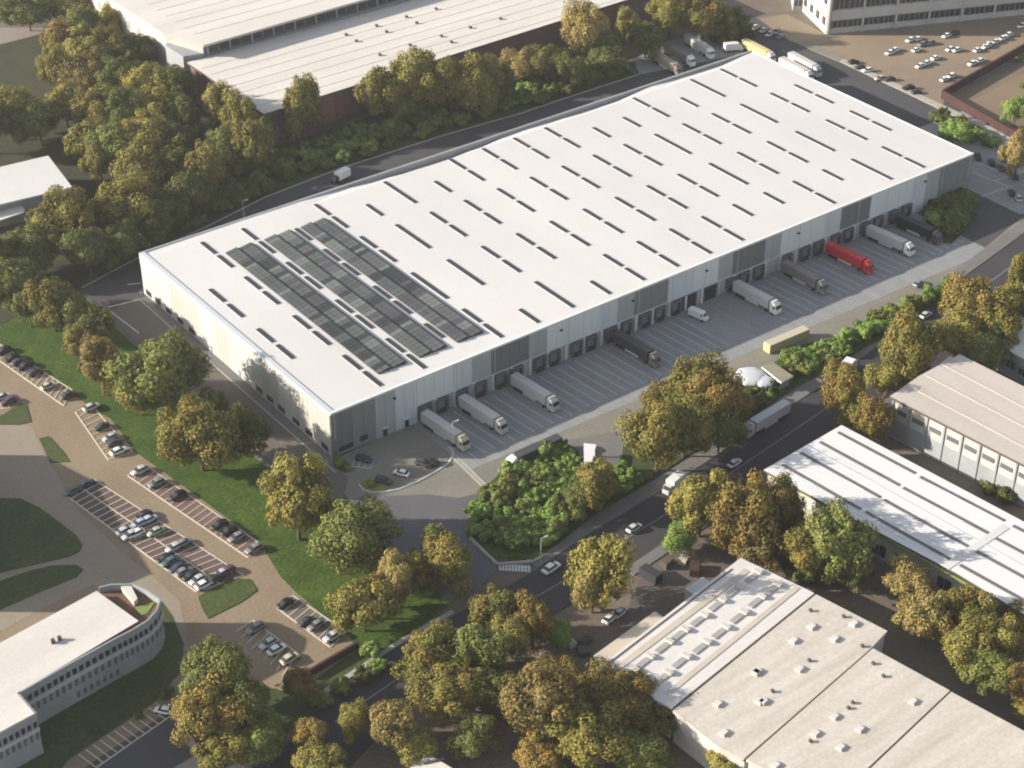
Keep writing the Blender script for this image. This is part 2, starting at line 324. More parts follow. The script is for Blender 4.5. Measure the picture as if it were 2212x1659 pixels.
# dock lanes
b = MB()
for k in range(60):
    x = 26.5+3.07*k
    if 114 < x < 131: continue
    b.bar((x, -2.2), (x+1.8, -21.5), .28, -.05, 4*LAYER, M_faint)
tag(link('dock_lane_lines', b.mesh('dock_lane_lines')), kind='structure')
lines('stop_line', [((1078, 1222), (1144, 1227)), ((1078, 1230), (1140, 1233))], .3, M_linew, 8)
b = MB()
A = at(1080, 1226); B = at(1143, 1230)
for i in range(10):
    p = A.lerp(B, i/9); b.bar(p-Vector((.9, 1.2, 0))*.8, p+Vector((.9, 1.2, 0))*.8, .5, -.05, 9*LAYER, M_linew)
tag(link('crossing_teeth', b.mesh('crossing_teeth')), kind='structure')
lines('yard_line', [((975, 985), (1050, 1058)), ((985, 985), (1052, 1050))], .7, M_kerb, 5)
lines('lane_line', [((235, 664), (300, 648)), ((275, 615), (306, 612)), ((232, 668), (300, 720))], .5, M_faint, 5)
lines('end_lines', [((2100, 372), (2190, 408)), ((2120, 425), (2185, 402)), ((2150, 390), (2212, 370)), ((2110, 352), (2212, 392))], .45, M_faint, 5)
lines('street_line', [((x0, y0-7.0), (x1, y1-7.0)) for (x0, y0), (x1, y1) in zip(ST[2:13], ST[3:14])], .12, M_faint, 6, True)

# kerbed parking island at the near corner of the warehouse
b = MB()
isl = [(776, 1046), (786, 1058), (803, 1064), (830, 1063), (862, 1057), (900, 1042), (940, 1020), (968, 1002), (979, 984), (978, 972), (968, 966)]
P = [at(*p) for p in isl]
for p, q in zip(P[:-1], P[1:]): b.bar(p, q, .45, -.2, .2, M_linew)
tag(link('island_kerb', b.mesh('island_kerb')), kind='structure')
ground('island_grass', [(776, 1046), (786, 1058), (803, 1064), (828, 1062), (842, 1050), (830, 1035), (795, 1034)], 5, mat('yellow_grass', (.17,.19,.04), (.22,.23,.06), .5, .9), False, .08)
ground('corner_grass', [(718, 998), (740, 990), (758, 1010), (745, 1022), (722, 1012)], 5, M_grass, False, .08)
bays('corner_bays', (760, 1008), (800, 1012), (770, 985), (810, 990), 3, m=M_faint, layer=6)

# ------------------------------------------------------------------ main warehouse
L, W, H = 235.9, 99.1, 13.0
wh = thing('warehouse', 'long low logistics warehouse with white roof, dark skylights and grey striped front', 'warehouse')
b = MB()
b.box(0, L, 0, W, -.2, 10.0, M_cream)
o = link('wall', b.mesh('core'), wh)
# upper wall ring with the sagging back eave
EAVE = [(0, 12.85), (36, 12.95), (53, 12.9), (70, 12.2), (83, 11.3), (92, 10.7), (106, 10.4), (118, 11.0), (129, 11.9), (137, 12.1), (151, 11.7), (164, 11.2), (174, 11.3), (190, 12.6), (203, 12.0), (220, 11.7), (L, 12.8)]
b = MB()
xs = [e[0] for e in EAVE]
YB = 94.6
for (x0, e0), (x1, e1) in zip(EAVE[:-1], EAVE[1:]):
    b.face([(x0, .3, H), (x1, .3, H), (x1, YB, H), (x0, YB, H)], M_roof)
    b.face([(x0, YB, H), (x1, YB, H), (x1, W-.3, e1), (x0, W-.3, e0)], M_roof)
b.face([(0, YB, H), (0, W+.3, EAVE[0][1]), (0, W+.3, 9.9), (0, YB, 9.9)], M_cream)
link('roof', b.mesh('roof'), wh)
b = MB()
for (x0, e0), (x1, e1) in zip(EAVE[:-1], EAVE[1:]):
    b.face([(x1, W+.02, -.2), (x0, W+.02, -.2), (x0, W+.02, 12.6), (x1, W+.02, 12.6)], M_midp)
link('rear_wall', b.mesh('rear_wall'), wh)
b = MB()
b.box(-.05, 1.35, 0, W-.3, 12.4, 13.25, M_coping)
b.box(-.05, L, W-.3, W+.5, 9.5, 13.1, mat('dull_grey_coping', (.27,.275,.285), (.33,.335,.34), .2, .6))
b.box(-.1, L+.1, -.35, .35, 12.7, 13.28, M_steel)
b.box(L-.3, L+.1, .35, W+.3, 12.4, 13.1, M_steel)
link('parapet', b.mesh('parapet'), wh)
# right end wall
b = MB(); b.box(L, L+.15, 0, W, 0, 12.5, M_midp); link('end_wall', b.mesh('end_wall'), wh)
# cream cladding bays of the left wall
ys = [0, 8.2, 16.5, 24.8, 33, 41.3, 49.6, 57.8, 66, 74.3, 82.6, 90.8, 99.1]
cc = [M_cream, M_cream, M_cream2, M_cream, M_cream2, M_cream2, M_cream, M_cream2, M_cream, M_cream, M_cream2, M_cream2]
for k in range(12):
    b = MB(); n = 4
    for j in range(n):
        y0 = ys[k]+(ys[k+1]-ys[k])*j/n; y1 = ys[k]+(ys[k+1]-ys[k])*(j+1)/n-.08
        b.box(-.18, 0, y0, y1, .0 if k not in () else 0, 12.5, cc[k])
    link('wall_panel', b.mesh('wall_panel'), wh)
for y in (3.1, 10.5, 16.8, 23.9, 29.5, 34.8, 71, 77.5, 84.2, 90.6, 96):
    b = MB(); b.box(-.26, -.15, y-1.7, y+1.5, .7, 2.4, M_glass); b.box(-.30, -.15, y-1.85, y+1.65, .55, .7, M_coping)
    link('window', b.mesh('window'), wh)
for y in (45, 60):
    b = MB(); b.box(-.26, -.15, y-.6, y+.6, 0, 2.3, M_door); link('door', b.mesh('door'), wh)
# striped front
BND = [0, 6.13, 12.9, 18.9, 24.9, 36.9, 42.9, 49.1, 61.4, 67.4, 73.9, 85.9, 91.8, 97.8, 110.0, 119.7, 128.9, 134.4, 146.9, 153.3, 171.3, 177.9, 190.4, 209.0, 215.0, 221.0, L]
PC = [M_darkp2, M_darkp2, M_darkp, M_midp, M_light2, M_lightp, M_light2, M_midp, M_darkp, M_midp, M_lightp, M_lightp, M_light2, M_midp, M_darkp2, M_light2, M_lightp, M_midp, M_darkp2, M_midp, M_lightp, M_light2, M_darkp, M_lightp, M_light2, M_midp, M_darkp]
PC = PC[:3]+PC[3:]
cols = ['d2', 'd2', 'd', 'm', 'p', 'p', 'l2', 'm', 'd', 'm', 'l', 'l', 'l2', 'm', 'd2', 'l2', 'l', 'm', 'd2', 'm', 'l', 'l2', 'd', 'l', 'l2', 'm', 'd']
CM = {'d2': M_darkp2, 'd': M_darkp, 'm': M_midp, 'l': M_lightp, 'l2': M_light2, 'p': M_lightp}
# boundaries -> colour of the strip that starts there
FC = {0: 'd2', 6.13: 'd', 12.9: 'm', 18.9: 'l2', 24.9: 'l', 36.9: 'l2', 42.9: 'm', 49.1: 'd2', 61.4: 'm', 67.4: 'l', 73.9: 'l', 85.9: 'l2', 91.8: 'm', 97.8: 'd', 110.0: 'l2', 119.7: 'l', 128.9: 'm', 134.4: 'd2', 146.9: 'm', 153.3: 'l', 171.3: 'l2', 177.9: 'd2', 190.4: 'l', 209.0: 'l2', 215.0: 'm', 221.0: 'd'}
LAB = {'d2': 'dark grey panel', 'd': 'dark grey panel', 'm': 'mid grey panel', 'l': 'pale grey panel', 'l2': 'pale blue grey panel'}
for x0, x1 in zip(BND[:-1], BND[1:]):
    z0 = 0.0 if (x1 < 25 or x0 > 208) else 5.1
    b = MB(); n = max(2, round((x1-x0)/3.05)); m = CM[FC[x0]]
    for j in range(n):
        a = x0+(x1-x0)*j/n; c = x0+(x1-x0)*(j+1)/n-.07
        b.box(a, c, -.32, 0, z0, 12.7, m)
    o = link('facade_panel', b.mesh('facade_panel'), wh); o['label'] = LAB[FC[x0]]
b = MB(); b.box(25, 209, -.06, 0, 0, 5.1, M_plinth)
for k in range(31):
    x = 25+k*6.13; b.box(x-.35, x+.35, -.5, -.06, 0, 5.1, M_lightp)
b.box(25, 209, -.55, -.32, 4.95, 5.25, M_coping)
link('dock_wall', b.mesh('dock_wall'), wh)
DOORS = [27.9, 33, 39.3, 45.3, 51.8, 57.2, 64.9, 69.8, 77.5, 82.5, 89.3, 95.1, 101.9, 107.2, 113.0, 134.3, 139.2, 145.0, 156, 163.7, 169.2, 176.5, 181.8, 189.1, 194.6, 201.4, 207.1]
def dock_door(x):
    b = MB()
    b.box(x-1.95, x-1.35, -1.0, -.06, .9, 4.6, M_shelter); b.box(x+1.35, x+1.95, -1.0, -.06, .9, 4.6, M_shelter)
    b.box(x-1.35, x+1.35, -1.0, -.06, 3.9, 4.6, M_shelter); b.box(x-1.2, x+1.2, -1.1, -.06, .35, 1.1, M_chass)
    d = link('dock_door', b.mesh('dock_door'), wh)
    b = MB(); 
    for k in range(5): b.box(x-1.35, x+1.35, -.16, -.06, 1.1+k*.56, 1.62+k*.56, M_door)
    link('shutter', b.mesh('shutter'), d)
for x in DOORS: dock_door(x)
for x in (118.3, 126.5):
    b = MB(); b.box(x-2.4, x+2.4, -.2, -.06, 0, 4.7, M_glass); b.box(x-2.7, x-2.4, -.5, -.06, 0, 4.9, M_shelter); b.box(x+2.4, x+2.7, -.5, -.06, 0, 4.9, M_shelter); b.box(x-2.4, x+2.4, -.5, -.06, 4.6, 4.9, M_shelter)
    o = link('gate_door', b.mesh('gate_door'), wh); o['label'] = 'tall dark open goods gate'
for x, w_, z0, z1 in ((3.9, 4.2, .8, 2.3), (9.2, 2.2, 1.2, 3.0), (218, 2, 1, 2.8), (225, 3, 1, 2.6), (231, 3, 1, 2.6)):
    b = MB(); b.box(x-w_/2, x+w_/2, -.42, -.3, z0, z1, M_glass); b.box(x-w_/2-.1, x+w_/2+.1, -.46, -.3, z0-.15, z0, M_coping); link('window', b.mesh('window'), wh)
for x in (15.6, 22.2):
    b = MB(); b.box(x-.6, x+.6, -.42, -.3, 0, 2.6, M_glass); b.box(x-.8, x+.8, -.9, -.3, 2.6, 2.75, M_coping); link('door', b.mesh('door'), wh)
for x in (18.6, 72, 97, 124, 160, 214):
    b = MB(); b.box(x-.3, x+.3, -.95, -.3, 10.2, 10.6, M_chass); link('wall_lamp', b.mesh('wall_lamp'), wh)
b = MB()
for k in range(20): b.box(12.3*k+.9, 12.3*k+1.05, -.42, -.32, 5.3, 12.6, M_coping)
link('downpipes', b.mesh('downpipes'), wh)
# skylights: (column, type) d = pair, l = one long, s = short
CX = [5.98, 16.96, 30.26, 42.45, 54.77, 66.88, 79.1, 91.42, 103.65, 116.05, 128.29, 140.69, 153.06, 165.6, 177.76, 190.37, 202.68, 216.54, 227.59]
ROWS = [(94.2, 76.8, {1: 'd', 2: 'd', 3: 's', 4: 'd', 5: 's', 6: 'l', 7: 's', 8: 'd', 9: 'd', 10: 'd', 11: 'd', 12: 's', 13: 's', 14: 'd', 15: 's', 16: 'l', 17: 'd'}),
        (69.9, 52.2, {i: ('l' if i in (5, 13, 16) else 'd') for i in range(19)}),
        (44.5, 26.8, {i: ('l' if i in (4, 5, 13, 16) else 'd') for i in range(19)}),
        (20.2, 2.8, {1: 'd', 2: 'd', 3: 'S', 4: 'd', 5: 's', 6: 'l', 7: 's', 8: 'd', 9: 'd', 10: 'd', 11: 'd', 12: 'S', 13: 'S', 14: 'd', 15: 'S', 16: 'l', 17: 'd'})]
def skylight(x, ya, yb, typ):
    b = MB(); hw = .62
    segs = {'d': [(ya, ya-7.9), (yb+7.9, yb)], 'l': [(ya-.3, yb+.5)], 's': [(yb+8.2, yb)], 'S': [(ya, ya-8.3)]}[typ]
    for a, c in segs:
        b.box(x-hw-.1, x+hw+.1, c-.1, a+.1, H-.05, H+.1, M_coping)
        n = 3 if a-c < 10 else 6
        for j in range(n):
            p = c+(a-c)*j/n; q = c+(a-c)*(j+1)/n-.06
            b.box(x-hw, x+hw, p, q, H+.08, H+.24, M_sky)
    link('skylight', b.mesh('skylight'), wh)
for ya, yb, d in ROWS:
    for i, t in d.items(): skylight(CX[i], ya, yb, t)
# solar arrays: three double rows, east-west pitched panels
def pvmat(name, c):
    return mat(name, c, tuple(q*1.12 for q in c), .6, rough=.5, spec=.3)
PV = [pvmat('solar_glass_%s' % n, c) for n, c in (('blue', (.07,.078,.084)), ('green', (.082,.096,.09)), ('grey', (.09,.094,.10)), ('pale', (.125,.14,.135)), ('dark', (.035,.04,.042)), ('violet', (.066,.066,.075)))]
def solar(xa, xb, y0, y1, edge=False):
    """one sloping strip of panels between xa and xb, from y0 (near) to y1 (far)"""
    b = MB(); n = 44; run = PV[0]
    for j in range(n):
        p = y0+(y1-y0)*j/n; q = y0+(y1-y0)*(j+1)/n-.14
        if random.random() < .5: run = random.choice(PV)
        m = run if random.random() < .8 else random.choice(PV)
        mid = (xa+xb)/2
        b.face([(xa, p, H+.35), (mid-.04, p, H+.6), (mid-.04, q, H+.6), (xa, q, H+.35)], m)
        b.face([(mid+.04, p, H+.6), (xb, p, H+.85), (xb, q, H+.85), (mid+.04, q, H+.6)], m)
    b.box(xa+.05, xa+.15, y0, y1, H, H+.3, M_chass); b.box(xb-.1, xb+.3, y0, y1, H, H+.8, M_chass)
    if edge: b.box(xb+.3, xb+.95, y0, y1, H, H+.45, PV[1])
    b.box(xa, xb, y0, y1, H+.02, H+.3, M_chass)
    link('solar_array', b.mesh('solar_array'), wh)
for k, (xa, xb) in enumerate(((19.3, 22.7), (23.4, 27.2), (31.9, 35.3), (36.0, 39.8), (43.9, 47.2), (47.9, 51.5))): solar(xa, xb, 7.5, 84.7, k % 2 == 1)

# ------------------------------------------------------------------ neighbouring buildings
def win_row(root, p0, p1, z0, z1, n, frac, m=None, depth=.12, out=1, name='window', sill=True, skip=()):
    """n windows spread along the wall foot from p0 to p1, each a box standing 2-3 mm and more proud of the wall"""
    a = Vector(p0[:2]); c = Vector(p1[:2]); d = (c-a); ln = d.length; d.normalize(); nn = Vector((-d.y, d.x))*out
    for i in range(n):
        if i in skip: continue
        s0 = ln*(i+.5-frac/2)/n; s1 = ln*(i+.5+frac/2)/n
        b = MB(); q0 = a+d*s0; q1 = a+d*s1
        b.prism([q0-nn*.05, q1-nn*.05, q1+nn*depth, q0+nn*depth], z0, z1, m or M_glass, None, True)
        if sill:
            q0 = a+d*(s0-.12); q1 = a+d*(s1+.12)
            b.prism([q0-nn*.05, q1-nn*.05, q1+nn*(depth+.12), q0+nn*(depth+.12)], z0-.16, z0-.003, M_coping, None, True)
            k = max(2, int((s1-s0)/1.4))
            for j in range(1, k):
                c0 = a+d*(s0+(s1-s0)*j/k-.05); c1 = a+d*(s0+(s1-s0)*j/k+.05)
                b.prism([c0, c1, c1+nn*(depth+.03), c0+nn*(depth+.03)], z0+.003, z1-.003, M_coping, None, True)
        link(name, b.mesh(name), root)
def wallstrip(root, p0, p1, z0, z1, m, depth=.1, out=1, name='wall_band'):
    a = Vector(p0[:2]); c = Vector(p1[:2]); d = (c-a).normalized(); nn = Vector((-d.y, d.x))*out
    b = MB(); b.prism([a-nn*.05, c-nn*.05, c+nn*depth, a+nn*depth], z0, z1, m, None, True)
    return link(name, b.mesh(name), root)
def piers(root, p0, p1, z0, z1, n, wd, m, depth=.3, out=1, name='piers'):
    a = Vector(p0[:2]); c = Vector(p1[:2]); d = (c-a); ln = d.length; d.normalize(); nn = Vector((-d.y, d.x))*out
    b = MB()
    for i in range(n+1):
        s = ln*i/n; q0 = a+d*(s-wd/2); q1 = a+d*(s+wd/2)
        b.prism([q0-nn*.05, q1-nn*.05, q1+nn*depth, q0+nn*depth], z0, z1, m, None, True)
    link(name, b.mesh(name), root)
def part(root, name, poly, z0, z1, m, mtop=None, label=None):
    b = MB(); b.prism([(p[0], p[1]) for p in poly], z0, z1, m, mtop, True); o = link(name, b.mesh(name), root)
    if label: o['label'] = label
    return o
def O(z, *ps): return [at(x, y, z) for x, y in ps]
def grow(poly, d):
    cx = sum(p[0] for p in poly)/len(poly); cy = sum(p[1] for p in poly)/len(poly); out = []
    for p in poly:
        v = Vector((p[0]-cx, p[1]-cy)); out.append(Vector((p[0], p[1]))+v.normalized()*d)
    return out

# lower old brick hall behind the wood
lh = thing('brick_hall', 'long red brick hall with pale flat roof behind the hedge of the warehouse', 'factory hall')
part(lh, 'wall', [(76.5, 159.6), (258, 164.5), (258, 209.5), (76.5, 209.5)], 0, 11.2, M_brick2)
part(lh, 'roof', [(75.6, 158.6), (260, 163.6), (260, 210), (75.6, 210)], 11.2, 12.0, M_gut, M_oldroof)
for i, (x0, x1) in enumerate(((98.5, 103.5), (104.6, 107), (116, 119), (150, 156), (170, 175), (203, 208), (222, 227))):
    y0 = 159.6+(x0-76.5)*.027; y1 = 159.6+(x1-76.5)*.027
    wallstrip(lh, (x1, y1), (x0, y0), 1.5, 10.2, M_brick, .12, 1, 'brick_bay')
win_row(lh, (258, 164.5), (77, 159.6), 1.5, 8.6, 34, .38, M_walld, .08, 1, 'window', False)
wallstrip(lh, (258, 164.5), (77, 159.6), 10.3, 11.1, M_walld, .3, 1, 'cornice')
for (x, y) in [(1040, 0)]: pass
vents = [(770, 293), (855, 345), (1022, 218), (1105, 268), (1270, 145), (1355, 195), (1515, 78), (1050, 460), (1300, 380), (1560, 305), (1645, 355), (1800, 233), (2050, 160)]
for tx, ty in vents:
    p = at(547.2+tx*.2604, ty*.2604, 12); b = MB(); b.box(p.x-.45, p.x+.45, p.y-.45, p.y+.45, 12.0, 12.7, M_gut); link('roof_vent', b.mesh('roof_vent'), lh)
b = MB()
for k in range(7): b.box(77, 258, 165+k*6.2, 165.22+k*6.2, 12.0, 12.07, M_stripe)
link('roof_seams', b.mesh('roof_seams'), lh)
# upper old hall
uh = thing('old_hall', 'taller old factory hall with pale roof and dark clerestory at the top left', 'factory hall')
part(uh, 'wall', [(76.5, 262), (76.5, 227), (82.5, 210.6), (262, 215), (262, 300), (76.5, 300)], 0, 16.2, M_wallw)
part(uh, 'roof', [(75.8, 262), (75.8, 226), (82, 208.9), (264, 214), (264, 302), (75.8, 302)], 16.2, 17.0, M_stripe, M_oldroof)
part(uh, 'clerestory', [(82.9, 210.3), (262, 214.7), (262, 214.9), (82.9, 210.7)], 12.2, 16.1, M_walld)
win_row(uh, (262, 214.4), (84, 210.2), 13.4, 15.6, 40, .72, M_glass, .2, 1, 'window', False)
piers(uh, (262, 214.4), (84, 210.2), 12.2, 16.1, 20, .5, M_wallg, .35)
part(uh, 'stair_block', [(75, 224), (75.4, 212), (82, 210.4), (77, 226)], 0, 13.5, M_wallg)
b = MB()
for k in range(12): b.box(84, 262, 219+k*6.8, 219.22+k*6.8, 17.0, 17.07, M_stripe)
link('roof_seams', b.mesh('roof_seams'), uh)
win_row(uh, (76.5, 228), (76.5, 298), 9, 12, 9, .3, M_gskl, .1, 1, 'window')
# office block, top right
ob = thing('office_block', 'large white office block with long window bands at the top right', 'office building')
c0 = at(1784, 75); c1 = at(2190.6, 34); dd = (c1-c0).normalized(); nl = Vector((-dd.y, dd.x, 0)); c2 = c0+dd*95; c3 = c0+nl*24; c4 = c2+nl*24
part(ob, 'wall', [c0, c2, c4, c3], 0, 24, M_wallw)
part(ob, 'roof', grow([c0, c2, c4, c3], .8), 24, 24.8, M_wallw, M_oldroof)
for z0, z1 in ((2.4, 4.9), (9.6, 13.8), (17.2, 21.4)):
    wallstrip(ob, c0+dd*1.5, c2, z0-.3, z1+.3, M_walld, .04, -1, 'window_band')
    win_row(ob, c0+dd*2.0, c2, z0, z1, 15, .84, M_glass, .12, -1, 'window')
wallstrip(ob, c0+dd*1.5, c2, 5.6, 9.2, M_wallw, .35, -1)
wallstrip(ob, c0+dd*1.5, c2, 14.4, 16.8, M_wallw, .35, -1)
piers(ob, c0+dd*.7, c2, 0, 24, 7, .8, M_wallw, .5, -1)
win_row(ob, c3, c0, 3, 6, 4, .45, M_glass, .12, -1); win_row(ob, c3, c0, 11, 14, 4, .45, M_glass, .12, -1)
oa = thing('office_annex', 'white annex left of the office block by the dark road', 'building')
a0 = at(1750, 28); a1 = at(1690, 2)
part(oa, 'wall', [at(1712, 24), at(1752, 24), at(1790, -60), at(1700, -60)], 0, 9, M_wallw)
part(oa, 'roof', grow([at(1712, 24), at(1752, 24), at(1790, -60), at(1700, -60)], .4), 9, 9.4, M_wallw, M_oldroof)
win_row(oa, at(1714, 24), at(1750, 24), 2, 4.5, 4, .6, M_glass, .12, -1)
# small white hall left middle
sh = thing('white_hall', 'small hall with bright white roof at the left edge among trees', 'warehouse')
P = O(8, (-70, 377), (104, 336), (156, 404), (-70, 458))
part(sh, 'wall', [P[0], P[1]+Vector((-.7, -.7, 0)), P[2]+Vector((-.7, .9, 0)), P[3]+Vector((0, .9, 0))], 0, 7.4, M_wallg)
part(sh, 'roof', P, 7.4, 8.0, M_coping, M_roof)
P2 = O(5.5, (-70, 478), (45, 442), (53, 451), (52, 458), (-70, 500))
part(sh, 'canopy', P2, 4.9, 5.5, M_wallg, M_oldroof)
# white ribbed hall at the right
rh = thing('ribbed_hall', 'white ribbed metal hall with long grey roof lights right of the street', 'warehouse')
P = O(8, (1649, 1015), (1818, 918), (2212, 1127), (2420, 1238), (2250, 1350), (2066, 1238), (1831, 1114))
part(rh, 'wall', [P[0]+Vector((.8, -.8, 0)), P[1]+Vector((-.8, -.8, 0)), P[2]+Vector((-.8, 0, 0)), P[3]+Vector((-.8, 0, 0)), P[4]+Vector((.8, 0, 0)), P[5]+Vector((.8, 0, 0)), P[6]+Vector((.8, 0, 0))], 0, 7.5, M_wallw)
part(rh, 'roof', P, 7.5, 8.0, M_gut, M_whroof)
def t34(x, y): return (1635.9+x*.2604, 806.4+y*.2604)
for sgs in ([(670, 490), (1310, 830)], [(1350, 860), (2050, 1225)], [(520, 570), (1180, 930)], [(1210, 950), (1920, 1330)], [(360, 660), (1020, 1030)], [(1050, 1050), (1750, 1440)], [(210, 760), (860, 1130)], [(900, 1150), (1600, 1545)], [(1980, 1370), (2600, 1700)], [(1820, 1480), (2500, 1850)], [(1680, 1590), (2400, 1990)], [(2120, 1265), (2700, 1560)]):
    a = at(*t34(*sgs[0]), 8); c = at(*t34(*sgs[1]), 8); b = MB()
    b.bar(a, c, .95, 8.0, 8.12, mat('dark_rooflight', (.11,.105,.112), (.17,.16,.17), .3)); link('roof_light', b.mesh('roof_light'), rh)
b = MB()
e0, e1, e2, e3 = at(1655, 1013, 8), at(1815, 921, 8), at(2410, 1232, 8), at(2262, 1338, 8)
for k in range(1, 24):
    f = k/24; b.bar(e0.lerp(e1, f)+Vector((0, -.6, 0)), e3.lerp(e2, f), .12, 8.0, 8.05, M_coping)
link('roof_ribs', b.mesh('roof_ribs'), rh)
b = MB(); b.bar(at(*t34(2060, 1270), 8), at(*t34(1560, 1610), 8), 2.0, 8.0, 8.12, M_roof); b.bar(at(*t34(430, 610), 8), at(*t34(2300, 1650), 8), .4, 8.0, 8.1, M_coping); link('roof_gutter', b.mesh('roof_gutter'), rh)
wallstrip(rh, P[0]+Vector((.8, -.8, 0)), P[4]+Vector((.8, 0, 0)), 7.0, 7.46, M_green, .3, -1, 'green_fascia')
win_row(rh, P[6]+Vector((.8, 0, 0)), P[5]+Vector((.8, 0, 0)), 1.0, 4.2, 5, .6, M_glass, .1, -1)
win_row(rh, P[0]+Vector((.8, -.8, 0)), P[6]+Vector((.8, 0, 0)), 1.0, 3.4, 4, .4, M_glass, .1, -1)
# pink-roofed hall further right
ph = thing('weathered_hall', 'grey hall with weathered pinkish roof and glazed side right of the ribbed hall', 'factory hall')
P = O(12, (1922, 856), (1985, 812), (2073, 765), (2212, 835), (2400, 940), (2360, 1080), (2212, 1004))
Q = [P[0]+Vector((.8, -.8, 0)), P[1]+Vector((0, -.8, 0)), P[2]+Vector((-.8, -.8, 0)), P[3]+Vector((-.8, 0, 0)), P[4]+Vector((-.8, 0, 0)), P[5]+Vector((.8, 0, 0)), P[6]+Vector((.8, 0, 0))]
part(ph, 'wall', Q, 0, 11.3, M_wallw)
part(ph, 'roof', P, 11.3, 12.0, M_gut, M_pink)
b = MB()
for f in (.25, .5, .75): b.bar(P[0].lerp(P[2], f), P[6].lerp(P[3], f)+Vector((0, -12, 0)), .5, 12.0, 12.12, M_stripe)
link('roof_ridges', b.mesh('roof_ridges'), ph)
win_row(ph, Q[0], Q[5], 7.6, 8.9, 11, .66, M_walld, .1, -1, 'window', False)
piers(ph, Q[0], Q[5], 0, 11.2, 11, .5, M_wallg, .3, -1)
wallstrip(ph, Q[0], Q[5], .6, 5.6, M_wallg, .06, -1, 'lower_glazing')
# hall beyond, right edge
eh = thing('edge_hall', 'grey walled hall with pale roof at the right edge beyond the weathered hall', 'factory hall')
P = O(8, (2144, 736), (2212, 679), (2330, 740), (2330, 860), (2212, 775))
part(eh, 'wall', [P[0]+Vector((.6, -.6, 0)), P[1]+Vector((0, -.6, 0)), P[2], P[3], P[4]+Vector((.6, 0, 0))], 0, 7.5, M_wallg)
part(eh, 'roof', P, 7.5, 8.0, M_wallw, M_oldroof)
win_row(eh, P[0]+Vector((.6, -.6, 0)), P[3], 3.2, 5.2, 7, .6, M_glass, .1, -1)
M_s1 = mat('whitish_ribbed_roof', (.56,.54,.52), (.68,.655,.63), .2, .8, stretch=(.2,3.0,1), fine=.04, rot=-.16)
# big old factory, bottom right: four roof bays
bf = thing('old_factory', 'big old factory with four beige roof bays split by dark gutters at the bottom right', 'factory')
S1 = O(9, (1600, 1205), (1288, 1445), (1451, 1529), (1759, 1281))
S2 = O(9, (1763, 1283), (1917, 1362), (1883, 1398), (1607, 1638), (1552, 1613), (1453, 1534))
S3 = O(9, (1886, 1400), (2052, 1491), (1860, 1672), (1780, 1730), (1612, 1640))
S4 = O(9, (2055, 1493), (2209, 1576), (2330, 1640), (2200, 1800), (1864, 1674))
def inset(p, d=.7):
    cx = sum(q.x for q in p)/len(p); cy = sum(q.y for q in p)/len(p)
    return [Vector((q.x+(cx-q.x)*d/((q.x-cx)**2+(q.y-cy)**2)**.5, q.y+(cy-q.y)*d/((q.x-cx)**2+(q.y-cy)**2)**.5, 0)) for q in p]
for k, (s_, z) in enumerate(((S1, 9.0), (S2, 8.9), (S3, 8.95), (S4, 8.85))):
    part(bf, 'wall', inset(s_, .6), 0, z-.6, M_wallw)
    part(bf, 'roof', s_, z-.6, z, M_stripe, M_s1 if k == 0 else M_oldroof2)
def t43(x, y): return (1094.4+x*.2604, 1226.9+y*.2604)
def t44(x, y): return (1635.9+x*.2604, 1226.9+y*.2604)
b = MB()
for s0, s1, wd, m in (((855, 880), (1990, 20), 1.5, M_stripe), ((1325, 1050), (2415, 160), 1.2, M_stripe)):
    b.bar(at(*t43(*s0), 9), at(*t43(*s1), 9), wd, 9.0, 9.12, m)
b.bar(at(*t43(770, 850), 9), at(*t43(1870, 10), 9), .25, 9.0, 9.15, M_gut)
link('roof_band', b.mesh('roof_band'), bf)
b = MB()
for s0, s1 in (((1370, 1160), (2540, 212)), ((1960, 1575), (3030, 665)), ((2420, 1840), (3680, 1015))):
    b.bar(at(*t43(*s0), 8.9), at(*t43(*s1), 8.9), 1.0, 8.0, 8.2, M_gut)
link('gutter', b.mesh('gutter'), bf)
dirv = (S1[0]-S1[1]).normalized()
for tx, ty in ((1000, 900), (1130, 790), (1290, 665), (1420, 565), (1580, 445), (1730, 320), (1870, 205), (2030, 85), (1280, 925), (1430, 790), (1600, 670), (1760, 545), (1910, 420), (2060, 290), (2190, 190)):
    p = at(*t43(tx, ty), 9.0); b = MB()
    b.bar(p-dirv*1.9, p+dirv*1.9, 1.3, 9.0, 9.25, M_gskl)
    b.bar(p+dirv*2.0, p+dirv*3.0, 1.9, 9.0, 9.7, M_wallw)
    link('roof_light', b.mesh('roof_light'), bf)
for tx, ty in ((450, 490), (300, 605), (800, 465), (640, 590), (350, 840), (0, 860), (50, 1110), (640, 1235), (480, 1375), (850, 1340), (690, 1490), (150, 1640), (1290, 1110)):
    p = at(*t44(tx, ty), 9.0); b = MB()
    b.bar(p-dirv*.85, p+dirv*.85, 1.5, 8.9, 9.35, M_stripe); b.bar(p-dirv*.75, p+dirv*.75, 1.2, 9.35, 9.42, M_roof); link('roof_hatch', b.mesh('roof_hatch'), bf)
for tx, ty in ((1750, 1130), (2070, 870), (2100, 1110), (1800, 1370)):
    p = at(*t43(tx, ty), 9.0); b = MB()
    b.bar(p-dirv*.85, p+dirv*.85, 1.5, 8.9, 9.35, M_stripe); b.bar(p-dirv*.75, p+dirv*.75, 1.2, 9.35, 9.42, M_roof); link('roof_hatch', b.mesh('roof_hatch'), bf)
